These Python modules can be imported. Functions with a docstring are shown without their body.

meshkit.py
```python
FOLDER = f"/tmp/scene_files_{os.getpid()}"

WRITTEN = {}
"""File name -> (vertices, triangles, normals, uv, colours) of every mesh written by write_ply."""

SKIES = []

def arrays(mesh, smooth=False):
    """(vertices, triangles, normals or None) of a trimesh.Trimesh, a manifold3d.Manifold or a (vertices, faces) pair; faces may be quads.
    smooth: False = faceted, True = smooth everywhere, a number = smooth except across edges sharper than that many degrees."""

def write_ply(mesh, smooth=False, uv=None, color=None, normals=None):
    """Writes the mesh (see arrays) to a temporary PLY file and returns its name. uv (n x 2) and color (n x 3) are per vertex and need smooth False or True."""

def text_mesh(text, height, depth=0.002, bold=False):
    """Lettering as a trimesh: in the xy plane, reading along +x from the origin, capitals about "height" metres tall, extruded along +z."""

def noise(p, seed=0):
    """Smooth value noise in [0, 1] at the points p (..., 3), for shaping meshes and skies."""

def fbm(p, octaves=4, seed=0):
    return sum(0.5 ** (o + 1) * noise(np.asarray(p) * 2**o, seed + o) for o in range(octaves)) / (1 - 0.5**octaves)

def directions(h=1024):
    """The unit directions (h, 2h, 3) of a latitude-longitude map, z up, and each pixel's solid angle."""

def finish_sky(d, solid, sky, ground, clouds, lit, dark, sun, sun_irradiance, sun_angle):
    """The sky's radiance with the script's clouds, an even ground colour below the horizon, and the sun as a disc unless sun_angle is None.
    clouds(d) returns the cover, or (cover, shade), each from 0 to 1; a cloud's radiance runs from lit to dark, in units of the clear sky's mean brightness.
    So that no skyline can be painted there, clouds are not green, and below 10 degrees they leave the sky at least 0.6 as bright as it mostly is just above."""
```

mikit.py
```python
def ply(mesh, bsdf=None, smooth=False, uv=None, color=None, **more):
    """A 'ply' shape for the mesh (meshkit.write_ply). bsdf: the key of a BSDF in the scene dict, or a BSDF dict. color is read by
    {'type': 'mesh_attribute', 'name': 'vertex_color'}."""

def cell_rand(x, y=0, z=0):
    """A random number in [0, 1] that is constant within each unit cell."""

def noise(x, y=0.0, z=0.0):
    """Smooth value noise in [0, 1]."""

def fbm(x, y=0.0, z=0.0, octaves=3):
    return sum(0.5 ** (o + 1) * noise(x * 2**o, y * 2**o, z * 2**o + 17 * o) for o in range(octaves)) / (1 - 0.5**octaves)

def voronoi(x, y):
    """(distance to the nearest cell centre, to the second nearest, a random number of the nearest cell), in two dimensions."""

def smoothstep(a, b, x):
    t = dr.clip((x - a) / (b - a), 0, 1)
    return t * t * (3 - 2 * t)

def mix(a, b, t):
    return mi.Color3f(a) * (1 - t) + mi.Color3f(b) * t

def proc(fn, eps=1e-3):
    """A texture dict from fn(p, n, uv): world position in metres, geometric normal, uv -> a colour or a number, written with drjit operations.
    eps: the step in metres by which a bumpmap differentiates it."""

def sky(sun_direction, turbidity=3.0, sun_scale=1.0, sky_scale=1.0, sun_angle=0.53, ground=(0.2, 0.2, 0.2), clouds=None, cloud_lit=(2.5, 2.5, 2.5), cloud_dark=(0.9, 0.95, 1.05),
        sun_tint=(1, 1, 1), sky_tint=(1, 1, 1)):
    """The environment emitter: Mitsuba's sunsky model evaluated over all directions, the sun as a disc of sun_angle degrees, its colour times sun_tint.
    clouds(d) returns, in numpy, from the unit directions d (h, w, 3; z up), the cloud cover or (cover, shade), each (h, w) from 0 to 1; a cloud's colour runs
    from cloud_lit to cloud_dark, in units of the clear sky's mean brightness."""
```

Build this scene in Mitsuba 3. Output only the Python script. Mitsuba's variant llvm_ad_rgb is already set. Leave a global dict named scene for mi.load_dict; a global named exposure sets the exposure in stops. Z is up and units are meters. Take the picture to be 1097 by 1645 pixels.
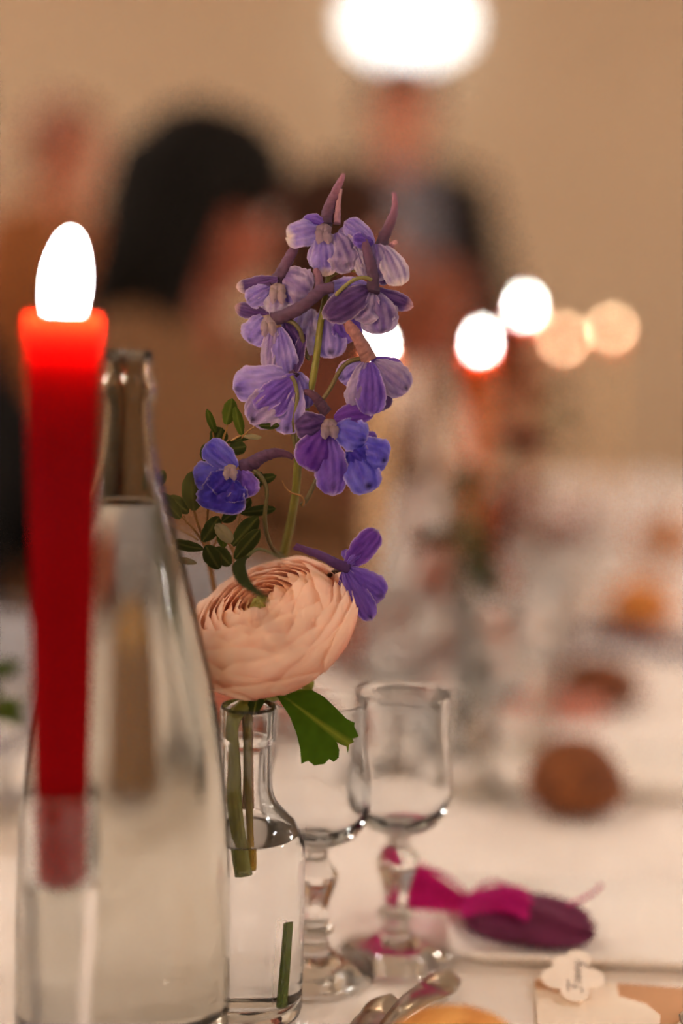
import math
import numpy as np, trimesh, manifold3d as m3d, shapely.geometry as sg, shapely.ops as so, drjit as dr
import mitsuba as mi, mikit
from mikit import ply, proc
from meshkit import fbm, noise

# ------------------------------------------------------------------ camera, light, exposure
exposure = 0.95
TZ = 0.75                                   # table top
EYE = np.array([0.0, 0.0, TZ + 0.31])
FPX, CX, CY = 2285.0, 548.5, 822.5          # focal length in pixels of the 1097 x 1645 frame
PITCH, ROLL = math.radians(6.5), math.radians(1.5)
FOCUS, APERTURE = 0.650, 0.0182
LAMP = (38.5, 33.5, 30.5)                   # added ceiling lamps, out of view
ADDED_WALL_LAMP = (20.0, 19.0, 17.0)  # added wall lamps, out of view, for highlights in the glass
FLAME = (80.0, 54.0, 26.0)

FWD = np.array([0, math.cos(PITCH), -math.sin(PITCH)])
_up, _ri = np.array([0, math.sin(PITCH), math.cos(PITCH)]), np.array([1.0, 0, 0])
UP = _up * math.cos(ROLL) - _ri * math.sin(ROLL)
RI = _ri * math.cos(ROLL) + _up * math.sin(ROLL)
T = mi.ScalarTransform4f
scene, labels = {}, {}
scene['camera'] = {'type': 'thinlens', 'fov': math.degrees(2 * math.atan(CX / FPX)), 'fov_axis': 'x', 'aperture_radius': APERTURE,
                   'focus_distance': FOCUS, 'near_clip': 0.02, 'far_clip': 60.0,
                   'to_world': T().look_at(origin=EYE.tolist(), target=(EYE + FWD).tolist(), up=UP.tolist())}


# ------------------------------------------------------------------ helpers
def lin(r, g, b):
    c = np.array([r, g, b], float) / 255
    return np.where(c < 0.04045, c / 12.92, ((c + 0.055) / 1.055) ** 2.4)


def rgb(*c): return {'type': 'rgb', 'value': [float(x) for x in c]}
def srgb(*c): return rgb(*lin(*c))
def nrm(v):
    v = np.asarray(v, float)
    return v / (np.linalg.norm(v, axis=-1, keepdims=True) + 1e-12)


def P(px, py, d):                            # the place in the room that lies at depth d in that direction
    return EYE + FWD * d + RI * ((px - CX) / FPX * d) - UP * ((py - CY) / FPX * d)


def PG(px, py, z=TZ):                        # ... on a level surface
    r = P(px, py, 1.0) - EYE
    return EYE + r * ((z - EYE[2]) / r[2])


def row_z(x0, y0, py):                       # height on an upright axis that is seen at that row
    k = (CY - py) / FPX
    a, b = np.array([x0, y0, 0]) - [0, 0, EYE[2]], np.array([0, 0, 1.0])
    return (k * (a @ FWD) - a @ UP) / (b @ UP - k * (b @ FWD))


def depth(p): return float((np.asarray(p) - EYE) @ FWD)


used = {}
def numbered(key):
    n = used.get(key, 0)
    used[key] = n + 1
    return key if n == 0 else f'{key}_{n:03d}'


def tag(key, label=None, cat=None, group=None, kind=None):
    d = {k: v for k, v in (('label', label), ('category', cat), ('group', group), ('kind', kind)) if v}
    if d: labels[key] = d


def obj(name, mesh, bsdf, parent=None, smooth=False, color=None, label=None, cat=None, group=None, kind=None, **more):
    key = numbered(f'{parent}__{name}' if parent else name)
    scene[key] = ply(mesh, bsdf, smooth, color=color, **more)
    tag(key, label, cat, group, kind)
    return key


def thing(name, label, cat, group=None):
    key = numbered(name)
    tag(key, label, cat, group)
    return key


def spline(pts, n):
    from scipy.interpolate import CubicSpline
    pts = np.asarray(pts, float)
    if len(pts) == 2: return pts[0] + (pts[1] - pts[0]) * np.linspace(0, 1, n)[:, None]
    d = np.r_[0, np.cumsum(np.linalg.norm(np.diff(pts[:, :3], axis=0), axis=1))]
    return CubicSpline(d, pts)(np.linspace(0, d[-1], n))


def tube(pts, rad, sides=10, n=None, bump=0, seed=0, flat=1.0):
    """A round stem through the points, closed at both ends."""
    p = np.c_[np.asarray(pts, float), np.broadcast_to(rad, (len(pts),))]
    if n: p = spline(p, n)
    c, r = p[:, :3], np.maximum(p[:, 3], 2e-4)
    t = nrm(np.gradient(c, axis=0))
    ref = np.array([0, 0, 1.0]) if abs(t[:, 2]).mean() < 0.8 else np.array([1.0, 0, 0])
    a = nrm(np.cross(t, ref)); b = np.cross(t, a)
    ang = np.arange(sides) * 2 * np.pi / sides
    rr = np.repeat(r[:, None], sides, 1)
    if bump:
        k, j = np.meshgrid(np.arange(len(c)), np.arange(sides), indexing='ij')
        rr = rr * (1 + bump * (noise(np.stack([k * 0.55, np.cos(ang[j]) * 1.6 + 5, np.sin(ang[j]) * 1.6], -1), seed) - 0.5) * 2)
    v = c[:, None] + rr[..., None] * (np.cos(ang)[None, :, None] * a[:, None] + flat * np.sin(ang)[None, :, None] * b[:, None])
    m = len(c)
    i, j = np.meshgrid(np.arange(m - 1), np.arange(sides), indexing='ij')
    q = np.stack([i * sides + j, i * sides + (j + 1) % sides, (i + 1) * sides + (j + 1) % sides, (i + 1) * sides + j], -1).reshape(-1, 4)
    v = np.vstack([v.reshape(-1, 3), c[0], c[-1]])
    j = np.arange(sides)
    f = np.vstack([q[:, [0, 1, 2]], q[:, [0, 2, 3]], np.stack([(j + 1) % sides, j, j * 0 + m * sides], 1),
                   np.stack([(m - 1) * sides + j, (m - 1) * sides + (j + 1) % sides, j * 0 + m * sides + 1], 1)])
    tm = trimesh.Trimesh(v, f, process=False)
    if tm.volume < 0: tm.invert()
    return tm


def lathe(prof, n=64, at=(0, 0, 0), facet=None, outward=None):
    """Turned surface from an open (r, z) profile that runs so that its left side, seen walking, is the outside. facet(z): 0 round .. 1 eight-sided."""
    prof = np.asarray(prof, float)
    ang = np.arange(n) * 2 * np.pi / n
    r, z = np.maximum(prof[:, 0], 1e-5), prof[:, 1]
    rr = np.repeat(r[:, None], n, 1)
    if facet is not None:
        poly = np.cos(np.pi / 8) / np.cos(np.mod(ang, np.pi / 4) - np.pi / 8)
        k = np.array([facet(x) for x in z])[:, None]
        rr = rr * (1 - k + k * poly[None])
    v = np.stack([rr * np.cos(ang), rr * np.sin(ang), np.repeat(z[:, None], n, 1)], -1).reshape(-1, 3) + np.asarray(at, float)
    m = len(prof)
    i, j = np.meshgrid(np.arange(m - 1), np.arange(n), indexing='ij')
    q = np.stack([i * n + j, i * n + (j + 1) % n, (i + 1) * n + (j + 1) % n, (i + 1) * n + j], -1).reshape(-1, 4)
    return trimesh.Trimesh(v, np.vstack([q[:, [0, 1, 2]], q[:, [0, 2, 3]]]), process=False)


def smooth_prof(pts, n):
    """Rounded profile through (r, z) points."""
    from scipy.interpolate import PchipInterpolator
    p = np.asarray(pts, float)
    d = np.r_[0, np.cumsum(np.hypot(*np.diff(p, axis=0).T))]
    s = np.linspace(0, d[-1], n)
    return np.c_[PchipInterpolator(d, p[:, 0])(s), PchipInterpolator(d, p[:, 1])(s)]


def ball(c, r, seg=2): 
    s = trimesh.creation.icosphere(subdivisions=seg, radius=1.0)
    s.apply_scale(r); s.apply_translation(c)
    return s


def hull(*spheres):
    pts = np.vstack([ball(c, np.broadcast_to(r, 3) if np.ndim(r) else r, 1).vertices for c, r in spheres])
    return m3d.Manifold.hull_points(pts)


def to_tm(man):
    m = man.to_mesh()
    return trimesh.Trimesh(np.array(m.vert_properties[:, :3], float), np.array(m.tri_verts), process=False)


def bones(lst, length=0.02, it=8):
    man = m3d.Manifold.batch_boolean([hull(*b) for b in lst], m3d.OpType.Add)
    man = man.refine_to_length(length)
    t = to_tm(man)
    trimesh.smoothing.filter_taubin(t, iterations=it)
    return t


def rbox(size, at=(0, 0, 0), r=0.004, seg=1):
    s = np.asarray(size, float) / 2 - r
    pts = [(ball(np.array([x, y, z]) * s, r, seg).vertices) for x in (-1, 1) for y in (-1, 1) for z in (-1, 1)]
    t = to_tm(m3d.Manifold.hull_points(np.vstack(pts)))
    t.apply_translation(at)
    return t


def yaw(mesh, a, at=(0, 0, 0)):
    m = mesh.copy()
    m.apply_transform(trimesh.transformations.rotation_matrix(a, [0, 0, 1]))
    m.apply_translation(at)
    return m


def join(*m): return trimesh.util.concatenate(list(m))


# ------------------------------------------------------------------ materials
VC = {'type': 'mesh_attribute', 'name': 'vertex_color'}
def mat(key, color, rough=0.6, **kw):
    scene[key] = {'type': 'twosided', 'b': {'type': 'principled', 'base_color': color, 'roughness': rough, **kw}}
    return key


scene['glass'] = {'type': 'dielectric', 'int_ior': 1.5, 'ext_ior': 1.0}
scene['bottle_glass'] = {'type': 'dielectric', 'int_ior': 1.5, 'ext_ior': 1.0, 'specular_transmittance': rgb(.83, .81, .76)}      # thick pressed glass
scene['water_in_glass'] = {'type': 'dielectric', 'int_ior': 1.333, 'ext_ior': 1.5}
scene['water_top'] = {'type': 'dielectric', 'int_ior': 1.333, 'ext_ior': 1.0}
scene['petal_skin'] = {'type': 'principledthin', 'base_color': VC, 'roughness': 0.55, 'diff_trans': 0.75, 'spec_trans': 0.0, 'eta': 1.35}
scene['petal_soft'] = {'type': 'principledthin', 'base_color': VC, 'roughness': 0.65, 'diff_trans': 0.95, 'spec_trans': 0.0, 'eta': 1.3}
scene['leaf_skin'] = {'type': 'principledthin', 'base_color': VC, 'roughness': 0.45, 'diff_trans': 0.45, 'spec_trans': 0.0, 'eta': 1.45}
mat('stem_skin', VC, 0.5, specular=0.4)
mat('hairy_skin', VC, 0.8, sheen=0.6)
mat('wax', VC, 0.45, specular=0.5)
def wax(key, ztop, glow, dt=1.75):
    ztop, glow = float(ztop), float(glow)
    # thin-walled at the melt well, solid below it: the wax lets light through only as far down as the well reaches
    scene[key] = {'type': 'principledthin', 'base_color': VC, 'roughness': 0.4, 'diff_trans': proc(lambda p, n, uv: dt * (1 - mikit.smoothstep(0.0, glow, ztop - p.z))), 'spec_trans': 0.0, 'eta': 1.4}
    return key



mat('steel', srgb(205, 200, 192), 0.16, metallic=1.0)
mat('porcelain', srgb(240, 236, 230), 0.2, specular=0.5)
mat('wick', srgb(30, 24, 20), 0.9)
mat('wood', proc(lambda p, n, uv: mikit.mix((0.16, 0.075, 0.03), (0.28, 0.14, 0.06), mikit.fbm(p.x * 60, p.y * 4, p.z * 60))), 0.45)
mat('wall_paint', proc(lambda p, n, uv: mikit.mix((0.60, 0.445, 0.30), (0.63, 0.47, 0.315), mikit.fbm(p.x * 3, p.y * 3, p.z * 3))), 0.9)
mat('ceiling_paint', srgb(236, 228, 214), 0.9)
mat('floor_boards', proc(lambda p, n, uv: mikit.mix((0.10, 0.055, 0.03), (0.20, 0.12, 0.065), mikit.fbm(p.x * 30, p.y * 3, 0.0))), 0.4)
mat('skirting', srgb(214, 200, 178), 0.5)
scene['linen'] = {'type': 'bumpmap', 'scale': 1.0, 'nested_bsdf': {'type': 'twosided', 'b': {'type': 'principled', 'base_color': proc(
    lambda p, n, uv: mikit.mix((0.78, 0.725, 0.675), (0.84, 0.79, 0.74), mikit.fbm(p.x * 40, p.y * 40, p.z * 40))), 'roughness': 0.85, 'sheen': 0.3}},
    'arbitrary': proc(lambda p, n, uv: 0.0005 * mikit.fbm(p.x * 55, p.y * 38, p.z * 40, octaves=2) + 0.00004 * (dr.sin(p.x * 5200) + dr.sin(p.y * 5200)), eps=2e-4)}
mat('crust', VC, 0.75)
mat('paper', srgb(244, 232, 216), 0.8)
mat('card_white', srgb(250, 240, 228), 0.7)
mat('print_brown', srgb(196, 150, 112), 0.8)
mat('ink', srgb(72, 52, 50), 0.8)
mat('organza', srgb(205, 40, 130), 0.5)
scene['organza'] = {'type': 'principledthin', 'base_color': VC, 'roughness': 0.35, 'diff_trans': 0.9, 'spec_trans': 0.1, 'eta': 1.4}
for k, c, r in (('skin', (214, 142, 112), 0.5), ('skin_candlelit', (150, 80, 60), 0.5), ('hair_black', (12, 8, 6), 0.85), ('hair_brown', (46, 26, 15), 0.8), ('hair_auburn', (52, 26, 13), 0.8), ('hair_ginger', (130, 66, 38), 0.5),  # second skin tone has reddish candlelight and dimness put into its colour
                ('cloth_black', (10, 8, 9), 0.9), ('cloth_charcoal', (26, 22, 22), 0.9), ('cloth_tan', (114, 82, 56), 0.9), ('cloth_rust', (92, 46, 32), 0.9), ('cloth_grey', (158, 158, 166), 0.9),
                ('cloth_shirt', (122, 120, 130), 0.9), ('eye_white', (236, 230, 224), 0.3), ('lips', (168, 80, 70), 0.5), ('shoe', (24, 20, 18), 0.4), ('navy_cloth', (50, 46, 74), 0.9), ('cloth_cream', (242, 224, 208), 0.9), ('cloth_ochre', (146, 88, 50), 0.9)):
    mat(k, srgb(*c), r, specular=.2 if r > .7 else .4)
DARK = srgb(10, 8, 8)

# ------------------------------------------------------------------ the room
X0, X1, Y0, Y1, ZC = -3.6, 4.2, -3.4, 6.0, 3.1
def slab(name, lo, hi, m):
    lo, hi = np.array(lo, float), np.array(hi, float)
    t = trimesh.creation.box(hi - lo); t.apply_translation((lo + hi) / 2)
    return obj(name, t, m, kind='structure')


slab('floor', (X0, Y0, -0.1), (X1, Y1, 0), 'floor_boards')
slab('ceiling', (X0, Y0, ZC), (X1, Y1, ZC + 0.1), 'ceiling_paint')
slab('wall_back', (X0, Y1, 0), (X1, Y1 + 0.1, ZC), 'wall_paint')
slab('wall_front', (X0, Y0 - 0.1, 0), (X1, Y0, ZC), 'wall_paint')
slab('wall_left', (X0 - 0.1, Y0 - 0.1, 0), (X0, Y1 + 0.1, ZC), 'wall_paint')
slab('wall_right', (X1, Y0 - 0.1, 0), (X1 + 0.1, Y1 + 0.1, ZC), 'wall_paint')
slab('baseboard_back', (X0, Y1 - 0.018, 0), (X1, Y1, 0.11), 'skirting')
slab('baseboard_left', (X0, Y0, 0), (X0 + 0.018, Y1 - 0.018, 0.11), 'skirting')

# ceiling lamps added out of view to light the room: opal bowls on a metal rim
def bowl_lamp(x, y, label):
    k = thing('added_ceiling_lamp', label, 'lamp', 'added opal ceiling lamps')
    r = 0.16
    a = np.linspace(0, np.pi / 2, 9)
    g = lathe([(r * math.sin(t), ZC - 0.03 - 0.09 * math.cos(t)) for t in a], 32, (x, y, 0))
    if g.face_normals[len(g.faces) // 3][2] > 0: g.invert()
    obj('shade', g, DARK_B, k, smooth=True, emitter={'type': 'area', 'radiance': rgb(*LAMP)})
    obj('rim', lathe([(r, ZC - 0.034), (r + 0.02, ZC - 0.034), (r + 0.02, ZC - 0.001), (r, ZC - 0.001)], 32, (x, y, 0)), 'steel', k)


DARK_B = 'lamp_glass'
mat('lamp_glass', srgb(235, 230, 220), 0.4)
LX = [(-1.7, 'over the wall side'), (1.9, 'over the window side')]
for yy, where in ((-1.9, 'behind the photographer'), (0.9, 'above the near end of the table'), (3.7, 'above the far end of the table')):
    for xx, side in ((-1.7, 'nearer the guests'), (2.1, 'farther from the guests')):
        bowl_lamp(xx, yy, f'added round opal ceiling lamp {where}, {side}')

# half-bowl lamps on the walls; the one above the standing guest is in view, the others are added for glass highlights
wl = P(655, 42, 5.85)
def wall_lamp(pos, ang, label, radiance=ADDED_WALL_LAMP):
    k = thing('wall_lamp', label, 'lamp', 'half-bowl wall lamps')
    a = np.linspace(-np.pi / 2, np.pi / 2, 17)
    g = lathe([(math.cos(t), math.sin(t)) for t in a], 32)
    v = g.vertices * [0.24, 0.17, 0.150]
    v[:, 1] = np.minimum(v[:, 1], 0.0)                       # flat at the back, the wall is at +y
    g = trimesh.Trimesh(v, g.faces, process=False)
    f = g.faces[(v[g.faces][:, :, 1].min(1) < -1e-6)]
    g = trimesh.Trimesh(v, f, process=False); g.remove_unreferenced_vertices()
    obj('shade', yaw(g, ang, np.asarray(pos) - np.array([-math.sin(ang), math.cos(ang), 0]) * .032), 'lamp_glass', k, smooth=True, emitter={'type': 'area', 'radiance': rgb(*radiance)})
    obj('wall_plate', yaw(rbox((0.30, 0.030, 0.20), (0, -.0155, 0), 0.01), ang, pos), 'steel', k)


wall_lamp((wl[0], Y1, wl[2]), 0, 'bright white wall lamp glowing on the beige wall above the standing guest', (1.6, 1.66, 1.6))
for pos, ang, lab in (((X0, .4, 2.0), np.pi / 2, 'added wall lamp on the wall behind the guests, near the carafe end'), ((X0, 3.6, 2.0), np.pi / 2, 'added wall lamp on the wall behind the guests, near the far end'),
                      ((X1, .2, 2.0), -np.pi / 2, 'added wall lamp on the wall opposite the guests, nearer end'), ((X1, 3.0, 2.0), -np.pi / 2, 'added wall lamp on the wall opposite the guests, farther end'), ((-1.2, Y0, 2.0), np.pi, 'added wall lamp behind the photographer')):
    wall_lamp(pos, ang, lab)

# ------------------------------------------------------------------ the table
TA = np.array([0.27, 0.9629, 0.0]); TB = np.array([0.9629, -0.27, 0.0])     # along and across
TC = np.array([-0.04, 0.62, 0.0])
TANG = math.atan2(TA[1], TA[0])
def tab(s, t, z=TZ): return TC + TA * s + TB * t + np.array([0, 0, z])
S0, S1, HW = -0.42, 3.0, 0.41


def oriented(size, c, r=0.004):
    return yaw(rbox(size, (0, 0, 0), r), TANG, c)


k = thing('banquet_table', 'long banquet table hidden under the white cloth', 'table')
obj('tabletop', oriented((S1 - S0 - 0.02, 2 * HW - 0.02, 0.03), tab((S0 + S1) / 2, 0, TZ - 0.018)), 'wood', k)
for s in (S0 + 0.08, S1 - 0.08):
    for t in (-HW + 0.07, HW - 0.07):
        obj('leg', yaw(rbox((0.06, 0.06, TZ - 0.033), (0, 0, 0), 0.004), TANG, tab(s, t, (TZ - 0.033) / 2)), 'wood', k)

def cloth():
    n, m = 180, 44
    ss = np.linspace(S0, S1, n); tt = np.linspace(-HW, HW, m)
    S, Tt = np.meshgrid(ss, tt, indexing='ij')
    top = TC + S[..., None] * TA + Tt[..., None] * TB
    z = TZ - 0.0 - 0.0012 * (1 - fbm(np.stack([S * 9, Tt * 9, S * 0], -1), 3, 4))
    top[..., 2] = z
    v = [top.reshape(-1, 3)]
    idx = np.arange(n * m).reshape(n, m)
    f = [np.stack([idx[:-1, :-1], idx[1:, :-1], idx[1:, 1:], idx[:-1, 1:]], -1).reshape(-1, 4)[:, ::-1]]
    loop = np.r_[idx[:, 0], idx[-1, 1:], idx[-2::-1, -1], idx[0, -2:0:-1]]
    ring = top.reshape(-1, 3)[loop]
    cen = TC + TA * (S0 + S1) / 2
    out = nrm((ring - cen) * [1, 1, 0])
    L = np.r_[0, np.cumsum(np.linalg.norm(np.diff(ring, axis=0), axis=1))]
    prev, base = loop, n * m
    for q in range(1, 7):
        p = ring.copy()
        p[:, 2] -= 0.14 * q / 6
        p += out * (0.004 + 0.018 * q / 6 * (1 + np.sin(L * 21 + np.sin(L * 5) * 2)))[:, None]
        v.append(p)
        cur = base + np.arange(len(loop)); base += len(loop)
        f.append(np.stack([prev, np.roll(prev, -1), np.roll(cur, -1), cur], -1))
        prev = cur
    t = trimesh.Trimesh(np.vstack(v), np.vstack([np.vstack([q[:, [0, 1, 2]], q[:, [0, 2, 3]]]) for q in f]), process=False)
    return t


obj('tablecloth', cloth(), 'linen', smooth=True, label='creamy white linen tablecloth spread over the long banquet table', cat='tablecloth')


# ------------------------------------------------------------------ glassware
def vessel(name, label, cat, x, y, outer, inner, level, group=None, n=72, z0=None, glass='glass'):
    """outer, inner: (r, z) profiles from the bottom centre up to the rim; level: height of the water or None."""
    z0 = TZ + 0.0004 if z0 is None else z0
    outer, inner = np.asarray(outer, float), np.asarray(inner, float)
    key = thing(name, label, cat, group) if level else numbered(name)
    if level is None:
        prof = np.vstack([outer, inner[::-1]])
        g = lathe(prof, n, (x, y, z0))
        scene[key] = ply(g, 'glass', 40); tag(key, label, cat, group)
        return key
    r_at = float(np.interp(level, inner[:, 1], inner[:, 0]))
    dry = np.vstack([[[r_at, level]], inner[inner[:, 1] > level + 1e-4]])
    wet = np.vstack([inner[inner[:, 1] < level - 1e-4], [[r_at, level]]])
    g = lathe(np.vstack([outer, dry[::-1]]), n, (x, y, z0))
    obj('glass_body', g, glass, key, smooth=40)
    w = obj('water', lathe(wet, n, (x, y, z0)), 'water_in_glass', key, smooth=40)
    men = np.array([(r_at, level), (r_at * 0.985, level - 0.0006), (r_at * 0.95, level - 0.001), (r_at * 0.5, level - 0.0011), (0, level - 0.0011)])
    obj('water_surface', lathe(men, n, (x, y, z0)), 'water_top', w, smooth=40)
    return key


def inner_of(outer, wall, floor, rim=0.0008):
    """Inner profile: the outer one drawn in by the wall's thickness."""
    o = np.asarray(outer, float)
    t = nrm(np.gradient(o, axis=0)); nn = np.c_[-t[:, 1], t[:, 0]]
    i = o + nn * wall
    i[:, 0] = np.maximum(i[:, 0], 0)
    keep = (i[:, 1] > floor) & (o[:, 1] > floor * 0.5)
    i = i[keep]
    i = i[np.r_[True, np.diff(i[:, 1]) > 1e-6]]
    r0 = i[0, 0]
    bot = np.array([(0, floor), (r0 * 0.5, floor), (r0 * 0.85, floor + 0.0004), (r0 * 0.97, floor + 0.002)])
    i = i[i[:, 1] > floor + 0.003]
    i = i[:-1]
    return np.vstack([bot, i])


def from_rows(x, y, rows):
    """(row, half width in px) pairs, seen from the camera, of an upright turned thing at x, y: (r, z above table)."""
    out = []
    for py, rp in rows:
        z = row_z(x, y, py)
        out.append((rp / FPX * depth((x, y, z)), z - TZ))
    return np.array(out)


def base_xy(px, py, d):
    p = P(px, py, d)
    return p[0], p[1]


# big water carafe
cx_, cy_ = base_xy(203, 1000, 0.603)
rows = [(1640, 170), (1500, 171), (1400, 169), (1300, 164), (1200, 154), (1130, 145), (1050, 129), (1000, 117), (950, 104), (900, 91), (850, 77), (800, 63), (750, 51), (700, 44), (660, 41), (645, 41), (636, 46), (622, 47.5), (612, 45), (604, 40), (590, 39), (575, 40), (567, 39), (563.5, 37)]
body = from_rows(cx_, cy_, rows)
CARAFE = np.vstack([[(0, 0.0), (0.030, 0.0), (0.038, 0.0008), (body[0, 0] - 0.001, 0.004)], [(body[0, 0], 0.012)], body[body[:, 1] > 0.02]])
CARAFE = smooth_prof(CARAFE, 110)
CAR_IN = inner_of(CARAFE, 0.0028, 0.006)
c_level = row_z(cx_, cy_, 806) - TZ
vessel('water_carafe', 'large clear glass carafe of water right behind the red candle', 'carafe', cx_, cy_, CARAFE, CAR_IN, c_level, 'water carafes', 96, glass='bottle_glass')
CARAFE_AT = (cx_, cy_)

# bud vase of the bouquet
vx, vy = base_xy(397, 1250, 0.652)
rows = [(1660, 94), (1500, 96), (1400, 96), (1372, 95.5), (1350, 93), (1335, 88), (1322, 80), (1310, 68), (1298, 56), (1288, 48), (1278, 43.5), (1262, 40.5), (1230, 39.5), (1200, 39.5), (1194, 41), (1188, 44.5), (1180, 45.5), (1160, 45.5), (1145, 46), (1138, 45), (1133, 43)]
body = from_rows(vx, vy, rows)
VASE = np.vstack([[(0, 0.0), (0.019, 0.0), (0.0235, 0.0006), (body[1, 0] - 0.0008, 0.003), (body[1, 0], 0.007)], body[body[:, 1] > 0.012]])
VASE = smooth_prof(VASE, 110)
VASE_IN = inner_of(VASE, 0.0024, 0.007)
v_level = row_z(vx, vy, 1337) - TZ
vessel('bud_vase', 'small clear glass bottle vase holding the peach ranunculus and the delphinium', 'vase', vx, vy, VASE, VASE_IN, v_level, 'bud vases', 96)

# stemmed glasses with a cut knob
gx, gy = base_xy(641, 1300, 0.722)
G_OUT = [(0, 0.0), (0.024, 0.0), (0.0292, 0.0006), (0.0305, 0.0018), (0.0295, 0.0030), (0.022, 0.0062), (0.013, 0.0100), (0.0078, 0.0150), (0.0068, 0.0190), (0.0080, 0.0222), (0.0098, 0.0238), (0.0080, 0.0256), (0.0058, 0.0285), (0.0062, 0.0330), (0.0088, 0.0430), (0.0112, 0.0510), (0.0112, 0.0530), (0.0080, 0.0570), (0.0056, 0.0610), (0.0062, 0.0650), (0.0105, 0.0680), (0.0175, 0.0715), (0.0225, 0.0765), (0.0252, 0.0835), (0.0262, 0.0910), (0.0257, 0.0985), (0.0244, 0.1080), (0.0234, 0.1180), (0.0229, 0.1270), (0.0230, 0.1350), (0.0234, 0.1395)]
G_IN = [(0, 0.0720), (0.006, 0.0724), (0.013, 0.0742), (0.0195, 0.0785), (0.0232, 0.0845), (0.0245, 0.0910), (0.0241, 0.0985), (0.0229, 0.1080), (0.0219, 0.1180), (0.0215, 0.1270), (0.0217, 0.1350), (0.0221, 0.1393), (0.0226, 0.1399), (0.0231, 0.1399)]
gout = smooth_prof(G_OUT, 130)
gin = smooth_prof(G_IN, 60)
def knob(z): return float(np.clip(1 - abs(z - 0.0445) / 0.0125 * 1.0, 0, 1) > 0) * float(np.clip((0.0125 - abs(z - 0.0445)) / 0.002, 0, 1))
GLASS_PLY = {}
def wine_glass(x, y, label, scale=1.0, n=64, rot=0.0):
    key = numbered('wine_glass')
    if n not in GLASS_PLY:
        GLASS_PLY[n] = ply(lathe(np.vstack([gout, gin[::-1]]), n, (0, 0, 0), knob), 'glass', 22)
    scene[key] = {**GLASS_PLY[n], 'to_world': T().translate([x, y, TZ + 0.0004]).rotate([0, 0, 1], rot).scale(scale)}
    tag(key, label, 'glass', 'stemmed wine glasses')
    return key


wine_glass(gx, gy, 'empty wine glass with a cut knob stem beside the pink pouch', 1.0, 96, 10)
g2 = base_xy(510, 1300, 0.700)
wine_glass(g2[0], g2[1], 'empty wine glass standing close behind the bud vase, under the ranunculus leaf', 1.0, 96, 31)

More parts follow.
